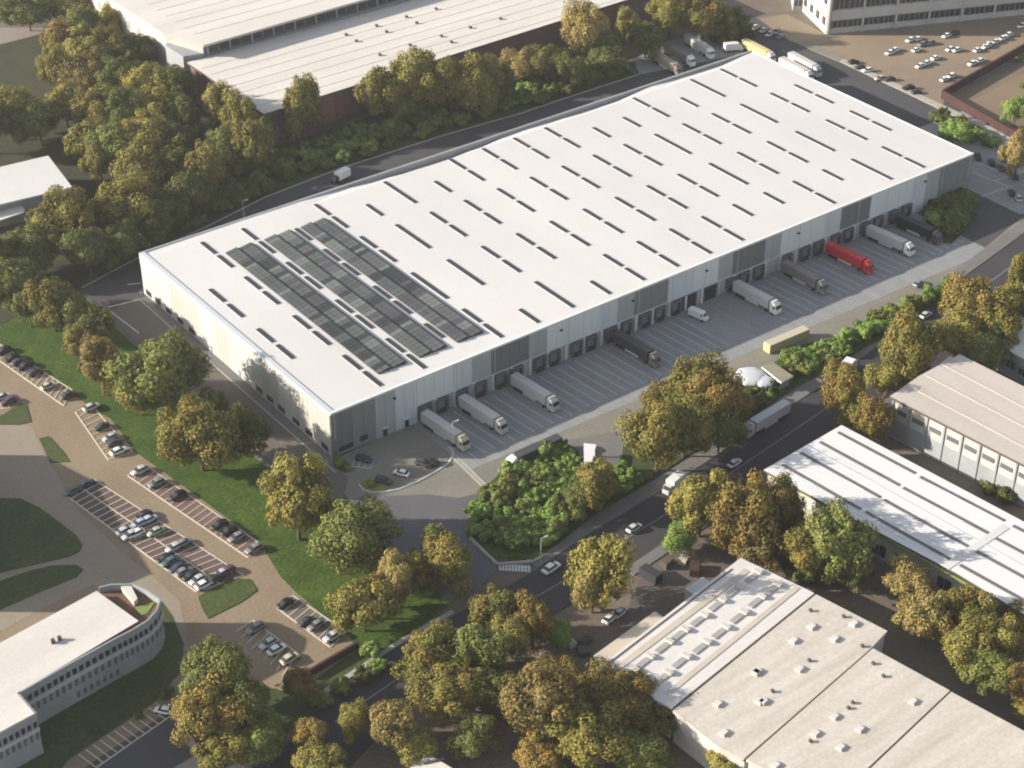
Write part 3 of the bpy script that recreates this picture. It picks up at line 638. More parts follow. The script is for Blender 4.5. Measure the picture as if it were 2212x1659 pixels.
for tx, ty in ((440, 355), (715, 405), (870, 650), (430, 770), (960, 795), (1045, 900), (755, 1165), (790, 1120), (440, 1440), (125, 1025)):
    p = at(*t44(tx, ty), 9.0); b = MB(); b.box(p.x-.3, p.x+.3, p.y-.3, p.y+.3, 8.8, 9.5, M_gut); link('roof_vent', b.mesh('roof_vent'), bf)
P = O(5, (1282, 1416), (1415, 1320), (1437, 1335), (1300, 1437)); part(bf, 'annex', P, 0, 5, M_wallg, M_stripe)
P = O(5, (1480, 1272), (1518, 1246), (1536, 1258), (1500, 1285)); part(bf, 'annex', P, 0, 5, M_wallg, M_coping)
win_row(bf, S1[1]+Vector((.5, .4, 0)), S1[2]+Vector((.5, .4, 0)), 3, 6, 5, .6, M_glass, .3, -1)
# small gabled shed, bottom centre
gs = thing('gabled_shed', 'small white gabled shed cut off by the bottom edge of the picture', 'shed')
g0, g1, gr = at(870, 1672, 4.5), at(990, 1672, 4.5), at(925, 1627, 6.0)
b = MB(); e0 = g0+Vector((6, -9, 0)); e1 = g1+Vector((6, -9, 0)); er = gr+Vector((6, -9, 0))
cen = (g0+g1)/2
b.prism([g0, g1, g1+Vector((2, -8, 0)), g0+Vector((2, -8, 0))], 0, 4.3, M_wallw); link('wall', b.mesh('wall'), gs)
P = O(4.6, (885, 1658), (925, 1628), (978, 1660), (940, 1700)); b = MB(); b.prism(P, 4.0, 4.6, M_wallw, M_oldroof); b.bar(at(915, 1650, 4.6), at(958, 1640, 4.6), .5, 4.6, 4.9, M_gut); link('roof', b.mesh('roof'), gs)
# curved office, bottom left
cb = thing('curved_office', 'grey office building with pale flat roof and rounded glazed end at the bottom left', 'office building')
zt = 11.0
outer = [(213.5, 1268.5), (240, 1262), (286, 1261), (315, 1274), (346, 1295), (338, 1318), (318, 1340), (285, 1360), (250, 1378), (150, 1433), (39, 1497), (78, 1541), (0, 1583), (-140, 1650), (-140, 1455), (0, 1386)]
W_ = [at(x, y, zt) for x, y in outer]
part(cb, 'wall', W_, 0, zt-1.6, M_wallg, M_plant)
P = O(11.3, (208, 1274), (299, 1339), (240, 1374), (45, 1490), (39, 1497), (78, 1539), (0, 1581), (-140, 1648), (-140, 1457), (0, 1386))
part(cb, 'roof', P, zt-1.6, zt, M_brick2, M_oldroof)
b = MB()
for p, q in zip(W_[:11], W_[1:12]): b.bar(p, q, .35, zt-1.7, zt, M_wallg)
for p, q in zip(W_[11:13], W_[12:14]): b.bar(p, q, .35, zt-1.7, zt, M_wallg)
link('parapet', b.mesh('parapet'), cb)
for (i, n) in ((4, 2), (5, 2), (6, 3), (7, 3), (8, 7), (9, 8), (11, 6), (12, 10)):
    for z0, z1 in ((1.2, 2.6), (4.4, 6.3), (7.6, 9.0)):
        if z0 == 1.2 and i not in (8,): continue
        win_row(cb, W_[i], W_[i+1], z0, z1, n, (.62 if z0 > 7 else .45), M_glass if z0 > 7 else M_walld, .08, 1, 'window', False)
    wallstrip(cb, W_[i], W_[i+1], 6.6, 7.4, M_wallw, .45, 1, 'balcony')
P = O(9.6, (262, 1275), (283, 1270), (298, 1300), (290, 1308)); part(cb, 'terrace_block', P, 9.3, 10.6, M_wallw, M_oldroof)
P = O(9.5, (292, 1312), (335, 1300), (318, 1325), (305, 1330)); part(cb, 'terrace_lawn', P, 9.3, 9.55, M_green)
P = O(11, (110, 1388), (118, 1385), (120, 1389), (112, 1392)); part(cb, 'roof_vent', P, 11, 12, M_gut)
P = O(11, (124, 1382), (132, 1379), (134, 1383), (126, 1386)); part(cb, 'roof_vent', P, 11, 12, M_gut)
# block just outside the left edge: its long shadow lies over the forecourt
nb = thing('neighbour_block', 'office block just outside the left edge that shades the forecourt', 'office building')
d_ = Vector((-33.2, 25.7, 0)); a_, b_, c_ = at(98, 984)+d_, at(205, 1040)+d_, at(330, 1240)+d_
P = [a_, b_, c_, c_+Vector((-22, 0, 0)), a_+Vector((-60, 0, 0))]
part(nb, 'wall', P, 0, 14.5, M_wallw); part(nb, 'roof', P, 14.5, 15, M_wallw, M_oldroof)
# gatehouse things
gc = thing('gate_canopy', 'narrow white flat canopy between the gate hedge and the paved gate', 'canopy')
P = O(3.6, (1261, 957), (1288, 960), (1278, 1000), (1262, 1013)); part(gc, 'roof', P, 3.3, 3.6, M_steel, M_whroof)
for p in inset(P, .8): part(gc, 'post', [(p.x-.12, p.y-.12), (p.x+.12, p.y-.12), (p.x+.12, p.y+.12), (p.x-.12, p.y+.12)], 0, 3.3, M_steel)
gh = thing('gatehouse', 'small gatehouse with flat olive roof and white fascia beside the street hedge', 'gatehouse')
P = O(3.4, (1645, 792), (1668, 781), (1714, 812), (1688, 826)); part(gh, 'wall', inset(P, .9), 0, 3.0, M_wallg); part(gh, 'roof', P, 3.0, 3.4, M_steel, mat('olive_roof', (.22,.21,.15), (.27,.26,.19), .3))
win_row(gh, inset(P, .9)[0], inset(P, .9)[3], 1.0, 2.3, 4, .7, M_glass, .08, -1)
def dome(name, label, c, r, hgt, m):
    t = thing(name, label, 'tent', (c.x, c.y, 0)); rings = []
    for i in range(7):
        a = i/6*math.pi/2; rr = r*math.cos(a)**.8 if i < 6 else .05; z = 2.2+(hgt-2.2)*math.sin(a)
        rings.append([(rr*math.cos(k/12*2*math.pi)*(1+.06*(k % 2)), rr*math.sin(k/12*2*math.pi)*(1+.06*(k % 2)), z) for k in range(12)])
    b = MB(); b.loft(rings, m); link('canvas_roof', b.mesh('canvas_roof'), t)
    for k in range(6):
        b = MB(); x, y = r*.93*math.cos(k*math.pi/3), r*.93*math.sin(k*math.pi/3); b.box(x-.1, x+.1, y-.1, y+.1, 0, 2.3, M_steel); link('post', b.mesh('post'), t)
dome('tent', 'white round tent left of the gatehouse', at(1622, 812, 2.5), 4.3, 3.4, M_coping)
dome('tent', 'smaller white round tent between the large tent and the gatehouse', at(1650, 822, 2.5), 2.7, 3.1, M_coping)
# boundary walls by the dry field, their shade put into the brick colour
bw = thing('boundary_wall', 'shade-darkened red brick boundary wall between the office car park and the dry field', 'wall')
b = MB(); b.bar(at(2034, 213), at(2245, 92), .8, 0, 3.2, M_brick_shade); link('wall', b.mesh('wall'), bw)
bw2 = thing('boundary_wall', 'shade-darkened red brick wall running down beside the footway to the right edge', 'wall')
b = MB(); b.bar(at(2034, 213), at(2215, 316), .8, 0, 3.2, M_brick_shade); link('wall', b.mesh('wall'), bw2)
cw = thing('retaining_wall', 'low dark brick retaining wall at the end of the small car park near the street', 'wall')
b = MB(); b.bar(at(655, 1468), at(772, 1400), .6, 0, 1.8, M_brick_shade); b.bar(at(772, 1400), at(800, 1420), .5, 0, 1.6, M_brick_shade); link('wall', b.mesh('wall'), cw)
hw = thing('garden_wall', 'low pale wall at the point of the gate hedge by the street', 'wall')
b = MB()
for p, q in (((1016, 1165), (1074, 1222)), ((1074, 1222), (1152, 1216)), ((1152, 1216), (1172, 1205))): b.bar(at(*p), at(*q), .6, 0, .7, M_kerb)
link('wall', b.mesh('wall'), hw)

# ------------------------------------------------------------------ vehicles
def ring(x, hw, z0, z1, tuck=.12, c=.12):
    t = hw-tuck
    return [(x, -hw, z0+c), (x, -hw+c, z0), (x, hw-c, z0), (x, hw, z0+c), (x, hw, z1-c*1.6), (x, t-c, z1), (x, -t+c, z1), (x, -hw, z1-c*1.6)]
def wheel_mesh(r=.32, wd=.24):
    b = MB(); rings = []
    for y in (-wd/2, wd/2): rings.append([(r*math.cos(k/10*2*math.pi), y, r+r*math.sin(k/10*2*math.pi)) for k in range(10)])
    b.loft(rings, M_tyre); return b.mesh('wheel')
ME = {}
def carmesh():
    P_ = PAINT['white']
    b = MB(); b.loft([ring(x, h_, a, c) for x, h_, a, c in ((-2.15, .72, .38, .78), (-2.05, .84, .28, .95), (-1.3, .9, .24, 1.0), (0, .9, .24, .98), (1.1, .9, .24, .93), (1.95, .82, .28, .8), (2.18, .66, .36, .62))], P_)
    ME['body'] = b.mesh('body')
    b = MB(); b.loft([ring(x, h_, .9, c, .16, .06) for x, h_, c in ((-1.75, .76, 1.02), (-1.15, .78, 1.42), (-.2, .78, 1.49), (.35, .78, 1.44), (1.15, .74, 1.0))], M_glass)
    ME['windows'] = b.mesh('windows')
    b = MB(); b.loft([ring(x, h_, 1.4, c, .1, .03) for x, h_, c in ((-1.2, .62, 1.45), (-.2, .66, 1.53), (.4, .62, 1.46))], P_)
    ME['roof'] = b.mesh('roof')
    ME['wheel'] = wheel_mesh()
carmesh()
def setmat(o, m):
    for s in o.material_slots:
        if s.material == PAINT['white']:
            s.link = 'OBJECT'; s.material = m
def car(p, rz, colour, label, group=None, name='parked_car', cat='car', s=1.0):
    t = thing(name, label, cat, (p.x, p.y, p.z+.03), rz, group)
    for n in ('body', 'windows', 'roof'):
        o = link(n, ME[n], t); setmat(o, PAINT[colour]); o.scale = (s, s, s)
    for x in (-1.3, 1.32):
        for y in (-.82, .82): link('wheel', ME['wheel'], t, (x*s, y*s, 0))
    return t
ORD = ['first', 'second', 'third', 'fourth', 'fifth', 'sixth', 'seventh', 'eighth', 'ninth', 'tenth', 'eleventh', 'twelfth', 'thirteenth', 'fourteenth', 'fifteenth', 'sixteenth', 'seventeenth', 'eighteenth', 'nineteenth', 'twentieth', 'twenty-first', 'twenty-second', 'twenty-third', 'twenty-fourth', 'twenty-fifth', 'twenty-sixth', 'twenty-seventh', 'twenty-eighth']
def car_row(spots, heading, place, group, z=0.05, zp=.7, flip=.5):
    """spots: (px, py, colour) of the middle of each car in the picture; listed from the top-left end"""
    for i, (x, y, c) in enumerate(spots):
        p = at(x, y, zp); p.z = z
        h = heading+(math.pi if random.random() < flip else 0)+random.uniform(-.03, .03)
        car(p, h, c, '%s car, %s from the top left in %s' % (c, ORD[i], place), group, s=random.uniform(.95, 1.08))
HX = 0.0
car_row([(8, 757, 'black'), (26, 773, 'black'), (40, 781, 'dark grey'), (54, 790, 'black'), (75, 804, 'dark grey'), (104, 833, 'cream'), (148, 853, 'dark grey')], .12, 'the bays along the upper lawn', 'cars along the lawn edge')
car_row([(197, 879, 'pale grey'), (219, 921, 'dark grey'), (238, 944, 'silver'), (247, 956, 'dark grey'), (256, 974, 'white')], .05, 'the short five car bay row', 'cars in the short bay row')
car_row([(302, 1016, 'pale grey'), (338, 1043, 'grey'), (384, 1070, 'black'), (474, 1133, 'black'), (494, 1146, 'black'), (511, 1160, 'grey'), (549, 1185, 'grey')], .08, 'the long bay row beside the lawn', 'cars in the long bay row')
car_row([(188, 1044, 'dark blue'), (310, 1112, 'black'), (322, 1121, 'pale blue'), (335, 1148, 'pale green'), (396, 1172, 'grey'), (478, 1238, 'silver'), (489, 1233, 'plum')], .08, 'the lawn side half of double bays', 'cars in the double bay block')
car_row([(156, 1060, 'teal'), (270, 1146, 'silver'), (282, 1155, 'silver'), (293, 1152, 'white'), (300, 1130, 'pale blue'), (376, 1182, 'silver'), (356, 1205, 'black'), (366, 1213, 'teal'), (384, 1226, 'dark blue'), (397, 1234, 'grey'), (412, 1243, 'black'), (427, 1252, 'silver'), (441, 1262, 'white'), (460, 1252, 'black')], .08, 'the office side half of double bays', 'cars in the double bay block')
car_row([(5, 857, 'silver'), (18, 866, 'plum')], .05, 'the left edge pair', 'cars at the left edge')
car_row([(615, 1303, 'black'), (662, 1342, 'dark grey'), (682, 1350, 'grey'), (718, 1374, 'silver')], .1, 'the bays above the brick wall', 'cars at the lawn corner')
car_row([(552, 1356, 'grey'), (580, 1389, 'silver'), (598, 1402, 'white'), (626, 1422, 'cream')], .1, 'the shaded bays right of the curved office', 'cars in the shaded bays')
car_row([(354, 1534, 'white')], -.9, 'the lower lane bays', 'cars in the lower bays')
car_row([(786, 990, 'dark blue'), (828, 1037, 'dark grey'), (867, 1021, 'white'), (915, 1000, 'dark grey'), (930, 997, 'black')], -1.05, 'the near warehouse corner island', 'cars at the warehouse corner')
def t14(x, y, c='white'): return (1635.9+x*.2604, y*.2604, c)
car_row([t14(*q) for q in ((1270, 330), (1340, 318), (1100, 435), (1150, 410), (1370, 365, 'grey'), (1430, 355, 'grey'), (1320, 412), (1350, 545), (1410, 520), (1480, 478))], .05, 'the office car park left cluster', 'white cars in the office car park')
car_row([t14(*q) for q in ((1570, 295), (1640, 270, 'dark grey'), (1600, 405), (1655, 412), (1830, 412), (1900, 385), (1920, 365), (1975, 345), (2035, 318), (2085, 288), (1785, 525), (1855, 500), (1555, 655), (1610, 630), (2195, 212))], .05, 'the office car park right cluster', 'white cars in the office car park')
car_row([t14(*q) for q in ((800, 512, 'black'), (850, 555, 'dark grey'), (915, 580), (1020, 648, 'cream'), (1095, 655, 'dark grey'), (1255, 725, 'black'), (1320, 760, 'dark grey'))], -.3, 'the row along the office footway', 'cars along the office footway')
def t13(x, y, c='pale grey'): return (1094.4+x*.2604, y*.2604, c)
car_row([t13(*q) for q in ((1840, 125), (1900, 122), (1950, 130, 'grey'), (1990, 192), (2060, 228), (2130, 250), (2180, 282), (2240, 262, 'grey'), (2270, 300, 'grey'), (1900, 90, 'black'))], .3, 'the far dark road row', 'cars at the far end of the road')
car_row([(2112, 338, 'black'), (2142, 350, 'black'), (2162, 362, 'dark grey'), (2178, 368, 'black'), (2192, 380, 'dark grey'), (2186, 416, 'black'), (2200, 427, 'silver'), (2073, 418, 'dark grey')], .9, 'bays beyond far warehouse corner', 'cars beyond the far corner')
car(at(1587, 1000, .7).xyz-Vector((0, 0, .7-.1)), .15, 'white', 'white car driving on the street below the box lorry and long lorry', None, 'moving_car')
car(at(1191, 1227, .7)-Vector((0, 0, .6)), .15, 'white', 'white car turning into the gate road beside the crossing teeth', None, 'moving_car', s=1.15)
car(at(1318, 1335, .7)-Vector((0, 0, .6)), .25, 'white', 'white car, left one of the pair parked in the dark factory courtyard', None)
car(at(1340, 1322, .7)-Vector((0, 0, .6)), .25, 'silver', 'silver car, right one of the pair parked in the dark factory courtyard', None)
car(at(1262, 1385, .7)-Vector((0, 0, .6)), .25, 'dark grey', 'dark car parked in the dirt yard left of the old factory', None)
car(at(1370, 1140, .7)-Vector((0, 0, .6)), .1, 'silver', 'silver car standing on the street between the autumn trees', None)
car(at(2000, 680, .7)-Vector((0, 0, .6)), .1, 'silver', 'silver car on the street beside the far hedge', None, 'moving_car')
car(at(1985, 612, .7)-Vector((0, 0, .6))+Vector((0, 0, 0)), .1, 'grey', 'grey car half hidden on the street by the far trees', None, 'moving_car')

def lorry_meshes():
    P_ = PAINT['white']
    b = MB(); b.loft([ring(x, 1.27, 1.15, 4.0, .02, .05) for x in (-8.2, 5.2)], P_)
    for k in range(1, 12): b.box(-8.2+k*1.115-.03, -8.2+k*1.115+.03, -1.285, 1.285, 1.2, 3.95, P_)
    ME['trailer'] = b.mesh('trailer')
    b = MB(); b.box(-8.1, 7.0, -.5, .5, .7, 1.1, M_chass); b.box(-3.4, 1.6, -1.2, -1.1, .45, 1.12, M_coping); b.box(-3.4, 1.6, 1.1, 1.2, .45, 1.12, M_coping); b.box(-8.25, -8.1, -1.2, 1.2, .6, 1.1, M_chass)
    ME['chassis'] = b.mesh('chassis')
    b = MB()
    b.loft([ring(x, h_, z0, z1, .06, .1) for x, h_, z0, z1 in ((5.75, 1.22, .8, 3.75), (7.2, 1.24, .5, 3.55), (7.75, 1.24, .45, 3.1), (8.15, 1.2, .45, 2.1), (8.2, 1.16, .5, 1.9))], P_)
    b.box(5.9, 6.6, -1.0, 1.0, 3.68, 3.95, P_)
    ME['cab'] = b.mesh('cab')
    b = MB(); b.loft([[(7.82, -1.1, 3.0), (7.82, 1.1, 3.0), (8.2, 1.1, 2.05), (8.2, -1.1, 2.05)], [(7.7, -1.1, 2.95), (7.7, 1.1, 2.95), (8.05, 1.1, 2.0), (8.05, -1.1, 2.0)]], M_glass)
    b.box(7.0, 7.75, -1.27, -1.2, 2.1, 2.85, M_glass); b.box(7.0, 7.75, 1.2, 1.27, 2.1, 2.85, M_glass)
    ME['windscreen'] = b.mesh('windscreen')
    b = MB(); b.box(8.12, 8.24, -1.1, -.7, .75, 1.05, M_steel); ME['headlight_a'] = b.mesh('headlight')
    b = MB(); b.box(8.12, 8.24, .7, 1.1, .75, 1.05, M_steel); ME['headlight_b'] = b.mesh('headlight')
    ME['bigwheel'] = wheel_mesh(.5, .36)
lorry_meshes()
def lorry(rear, front, colour, label, cabcol=None, group=None, z=.08, cab=True, scale=1.0, name='articulated_lorry', cat='lorry'):
    d = Vector((front.x-rear.x, front.y-rear.y, 0)).normalized(); rz = math.atan2(d.y, d.x)
    c = Vector((rear.x, rear.y, 0))+d*8.2*scale
    t = thing(name, label, cat, (c.x, c.y, z), rz, group)
    lst = ['trailer', 'chassis']+(['cab', 'windscreen', 'headlight_a', 'headlight_b'] if cab else [])
    cabo = None
    for n in lst:
        par = cabo if (cabo and n != 'cab') else t
        o = link(n if not n.startswith('head') else 'headlight', ME[n], par); setmat(o, PAINT[(cabcol or colour) if n == 'cab' else colour])
        if n == 'cab': cabo = o
    for x in ((-6.6, -5.3, -4.0)+((4.4, 6.9) if cab else ())):
        for y in (-1.0, 1.0): link('wheel', ME['bigwheel'], t, (x, y, 0))
    t.scale = (scale, scale, scale)
    return t
def docked(x, dx, colour, label, cabcol=None):
    lorry(Vector((x, -1.9, 0)), Vector((x+dx, -18.4, 0)), colour, label, cabcol, 'lorries docked at the warehouse front')
docked(26.6, 1.4, 'pale grey', 'pale grey lorry docked nearest the near warehouse corner', 'cream')
docked(38.4, 1.5, 'pale grey', 'pale grey lorry, second docked lorry from the near warehouse corner')
docked(55.2, 1.3, 'pale grey', 'pale grey lorry, third docked lorry from the near warehouse corner')
docked(90.2, 1.0, 'dark grey', 'dark grey lorry docked alone left of the white van', 'brown grey')
docked(134.6, 1.2, 'pale grey', 'pale grey lorry docked just right of the white van', 'white')
docked(153.8, .4, 'brown grey', 'brown grey lorry docked left of the red lorry', 'grey')
docked(171.8, 1.3, 'red', 'bright red lorry docked at the warehouse front', 'red')
docked(188.9, 1.7, 'pale grey', 'pale grey lorry docked right of the red lorry', 'white')
docked(201.2, 1.4, 'black', 'black lorry docked farthest right beside the green shrubs', 'dark grey')
# lorries elsewhere
def lor(r_, f_, z, *a, **k): lorry(at(*r_, z), at(*f_, z), *a, **k)
lor((1209, 941), (1113, 984), 4, 'dark grey', 'dark long trailer lorry with white cab parked along the gate hedge', 'white')
lor((1701, 866), (1612, 919), 4, 'silver', 'long silver lorry driving on the street toward the gate', 'silver')
lor((1608, 84), (1675, 118), 4, 'yellow', 'yellow lorry on the dark road behind the far warehouse edge', 'white')
lor((1688, 123), (1750, 155), 4, 'pale grey', 'pale lorry nearest the roof on the dark road', 'white')
lor((1708, 112), (1770, 145), 4, 'pale grey', 'pale lorry parked outside the one nearest the roof', 'silver')
lor((1660, 60), (1600, 58), 4, 'khaki', 'khaki lorry under the trees at the far end of the dark road') if False else None
lor((1414, 112), (1462, 142), 3.5, 'khaki', 'khaki old lorry, lowest of three in the far truck yard', 'brown grey')
lor((1435, 94), (1492, 123), 3.5, 'brown grey', 'grey lorry with white cab, middle of three in the far truck yard', 'white')
lor((1484, 76), (1543, 112), 3.5, 'pale grey', 'pale lorry, uppermost of three in the far truck yard', 'white')
# yellow container by the street hedge
ct = thing('container', 'yellow shipping container left of the street hedge', 'container')
A = at(1657, 744, 2.6); B = at(1733, 712, 2.6); d = (B-A).normalized(); n = Vector((-d.y, d.x, 0))
b = MB(); b.prism([A-n*1.3, A+d*14.5-n*1.3, A+d*14.5+n*1.3, A+n*1.3], .15, 2.85, PAINT['cream'], None, True)
for k in range(24): q = A+d*(.3+k*.6); b.prism([q-n*1.36, q+d*.25-n*1.36, q+d*.25+n*1.36, q+n*1.36], .3, 2.7, paint('dull_yellow', (.42,.34,.16)), None, True)
link('shell', b.mesh('shell'), ct)
b = MB(); q = A-d*.06; b.prism([q-n*1.22, q+d*.05-n*1.22, q+d*.05-n*.05, q-n*.05], .3, 2.7, PAINT['yellow'], None, True); link('door', b.mesh('door'), ct)
b = MB(); b.prism([q+n*.05, q+d*.05+n*.05, q+d*.05+n*1.22, q+n*1.22], .3, 2.7, PAINT['yellow'], None, True); link('door', b.mesh('door'), ct)
# vans
def van_meshes():
    P_ = PAINT['white']
    b = MB(); b.loft([ring(x, h_, .4, z1, .08, .1) for x, h_, z1 in ((-2.9, 1.0, 2.55), (1.3, 1.0, 2.6), (1.9, .98, 2.35), (2.45, .95, 1.45), (3.0, .85, 1.15))], P_); ME['vanbody'] = b.mesh('body')
    b = MB(); b.loft([[(1.98, -.8, 2.3), (1.98, .8, 2.3), (2.5, .82, 1.5), (2.5, -.82, 1.5)], [(1.85, -.8, 2.3), (1.85, .8, 2.3), (2.35, .82, 1.45), (2.35, -.82, 1.45)]], M_glass)
    b.box(1.3, 1.9, -1.03, -.98, 1.5, 2.1, M_glass); b.box(1.3, 1.9, .98, 1.03, 1.5, 2.1, M_glass); ME['vanscreen'] = b.mesh('windscreen')
    b = MB(); b.loft([ring(x, 1.2, .9, 3.4, .02, .05) for x in (-3.6, 1.6)], P_); ME['boxbody'] = b.mesh('box_body')
    b = MB(); b.loft([ring(x, h_, .45, z1, .05, .1) for x, h_, z1 in ((1.75, 1.05, 2.5), (2.7, 1.05, 2.4), (3.2, 1.0, 1.5), (3.5, .95, 1.3))], P_); ME['boxcab'] = b.mesh('cab')
    b = MB(); b.box(-3.5, 3.3, -.5, .5, .5, .85, M_chass); ME['boxchassis'] = b.mesh('chassis')
    b = MB(); b.loft([[(2.78, -.9, 2.35), (2.78, .9, 2.35), (3.25, .9, 1.55), (3.25, -.9, 1.55)], [(2.6, -.9, 2.3), (2.6, .9, 2.3), (3.1, .9, 1.5), (3.1, -.9, 1.5)]], M_glass); ME['boxscreen'] = b.mesh('windscreen')
van_meshes()
def van(p, rz, label, kind='van', colour='white', cab=None, s=1.0):
    t = thing('delivery_van' if kind == 'van' else 'box_lorry', label, 'van' if kind == 'van' else 'box lorry', (p.x, p.y, .1), rz)
    for n in (('vanbody', 'vanscreen') if kind == 'van' else ('boxbody', 'boxcab', 'boxscreen', 'boxchassis')):
        o = link(ME[n].name, ME[n], t); setmat(o, PAINT[(cab or colour) if n == 'boxcab' else colour])
    for x in (-1.9, 1.9):
        for y in (-.9, .9): link('wheel', ME['bigwheel'], t, (x, y, -.1)).scale = (.75, .75, .75)
    t.scale = (s, s, s); return t
van(at(1509, 679, 1.3), -1.35, 'white van parked in front of the two dark goods gates')
van(at(735, 382, 1.5), math.pi+.25, 'white box van with dark cab driving on the lane behind the warehouse', 'box', 'white', 'black')
van(at(1455, 1044, 1.8), math.pi+.25, 'white box lorry on the street below the big autumn trees', 'box', 'white', 'pale grey')
van(at(1831, 796, 1.6), .35, 'white box lorry on the street beside the brown tree', 'box', 'white', 'white', 1.15)
van(at(1585, 103, 1.5), -.4, 'white van beside the shrubs at the far warehouse corner', 'box', 'white', 'white')
# goods standing in the factory courtyard
def crate(p, sx, sy, sz, label, m, rz=.2):
    t = thing('crate_stack', label, 'crates', (p.x, p.y, .1), rz); b = MB(); 
    for i in range(int(sz/.6)): b.box(-sx/2, sx/2, -sy/2, sy/2, i*.6+.04, i*.6+.56, m)
    link('crates', b.mesh('crates'), t); b = MB(); b.box(-sx/2-.05, sx/2+.05, -sy/2-.05, sy/2+.05, 0, .04, M_bark); link('pallet', b.mesh('pallet'), t)
for i, (x, y, sx, sy, sz, m, lab) in enumerate(((1440, 1222, 3, 2, 1.8, M_gut, 'dark crate stack at the top of the factory courtyard'), (1475, 1215, 2.4, 2, 1.2, M_stripe, 'pale crate stack at the top of the factory courtyard'), (1500, 1235, 4, 2.2, 1.8, M_brick_shade, 'long dark crate stack beside the square factory annex'),
        (1260, 1412, 2.5, 2.5, 1.2, M_gut, 'dark crate stack at the left tip of the old factory'), (1235, 1395, 2, 1.6, 1.2, M_stripe, 'pale crate stack in the dirt left of the old factory'), (1405, 1250, 5, 2.4, 2.4, M_chass, 'black skip sized stack in the middle of the courtyard'))):
    crate(at(x, y), sx, sy, sz, lab, m, .2+i*.3)
# street lamps
def lamp(p, label, hgt=8.0):
    t = thing('street_lamp', label, 'street lamp', (p.x, p.y, 0))
    b = MB(); b.loft([[(r_*math.cos(k/8*6.283), r_*math.sin(k/8*6.283), z) for k in range(8)] for r_, z in ((.11, 0), (.06, hgt))], M_coping); link('pole', b.mesh('pole'), t)
    b = MB(); b.box(-.06, 1.5, -.06, .06, hgt-.05, hgt+.07, M_coping); link('arm', b.mesh('arm'), t)
    b = MB(); b.box(1.0, 1.9, -.16, .16, hgt-.12, hgt+.04, M_steel); link('lamp_head', b.mesh('lamp_head'), t)
lamp(at(600, 1012), 'street lamp on the path edge beside the lane, left side of the warehouse', 7)
lamp(at(978, 962), 'street lamp at the tip of the small parking island', 7)
lamp(at(528, 478), 'street lamp on the lane behind the near warehouse corner', 7)
lamp(at(1168, 1215), 'street lamp at the point of the gate hedge', 7)
lamp(at(2113, 1030), 'street lamp in front of the weathered hall', 9)

# ------------------------------------------------------------------ trees and shrubs
LEAF = {
 'olive': leafmat('leaf_olive', (.235,.215,.058), (.34,.285,.075), (.14,.14,.036)),
 'green': leafmat('leaf_green', (.165,.19,.052), (.235,.24,.07), (.10,.125,.034)),
 'dark': leafmat('leaf_dark', (.13,.15,.045), (.20,.205,.065), (.08,.10,.028)),
 'golden': leafmat('leaf_golden', (.37,.27,.10), (.28,.23,.078), (.17,.145,.05)),
 'orange': leafmat('leaf_orange', (.31,.20,.052), (.22,.19,.048), (.12,.11,.038)),
 'mixed': leafmat('leaf_mixed', (.265,.19,.052), (.19,.195,.05), (.11,.115,.03)),
 'bright': leafmat('leaf_bright', (.21,.31,.07), (.29,.38,.10), (.12,.19,.045)),
}
WORD = {'olive': 'olive green', 'green': 'green', 'dark': 'dark green', 'golden': 'golden yellow', 'orange': 'orange brown', 'mixed': 'rust tinged', 'bright': 'bright green'}
def rnd_dir(rg):
    z = rg.uniform(-1, 1); a = rg.uniform(0, 6.2832); r = math.sqrt(1-z*z)
    return Vector((r*math.cos(a), r*math.sin(a), z))
def crown_mesh(seed, lobes=70, per=300, leaf=.046, flat=False):
    """unit crown (half width 1, half height 1) of small leaf cards gathered on uneven lobes"""
    rg = random.Random(seed); b = MB(); m = LEAF['olive']; vs = []; fs = []
    L_ = []; ph = rg.uniform(0, 6.28); am = rg.uniform(.05, .2); tp = rg.uniform(-.25, .3)
    for i in range(lobes):
        d = rnd_dir(rg)
        if d.z < -.45: d.z *= -.6
        if flat and d.z < -.1: d.z = abs(d.z)
        rr = rg.uniform(.42, .9)*(1+am*math.sin(2*math.atan2(d.y, d.x)+ph)+.1*math.sin(5*math.atan2(d.y, d.x)+ph))*(1-tp*d.z*.6)
        L_.append((Vector((d.x*rr, d.y*rr, d.z*rr*.98)), rg.choice((.14, .18, .22, .27, .33))*rg.uniform(.85, 1.1)))
    for i in range(7): L_.append((rnd_dir(rg)*rg.uniform(.0, .3), rg.uniform(.35, .5)))
    for c, r in L_:
        n = int(per*(r/.27)**2)
        for k in range(n):
            d = rnd_dir(rg)
            p = c+d*r*rg.uniform(.6, 1.15)
            out = (d*1.0+p.normalized()*.45+rnd_dir(rg)*.72).normalized()
            t = out.cross(rnd_dir(rg)); 
            if t.length < .05: continue
            t.normalize(); q = out.cross(t); s = leaf*rg.uniform(.55, 1.25)
            t *= s; q *= s*rg.uniform(.55, .95)
            k0 = len(vs); vs += [p-t, p-q*.9, p+t, p+q]; fs.append((k0, k0+1, k0+2, k0+3))
    me = bpy.data.meshes.new('crown'); me.from_pydata([tuple(v) for v in vs], [], fs); me.materials.append(m); me.update()
    return me
CROWNS = [crown_mesh(11+i) for i in range(7)]
BIGC = [crown_mesh(41+i, 95, 300, .042) for i in range(3)]
SHRUBS = [crown_mesh(71+i, 26, 150, .088, True) for i in range(5)]
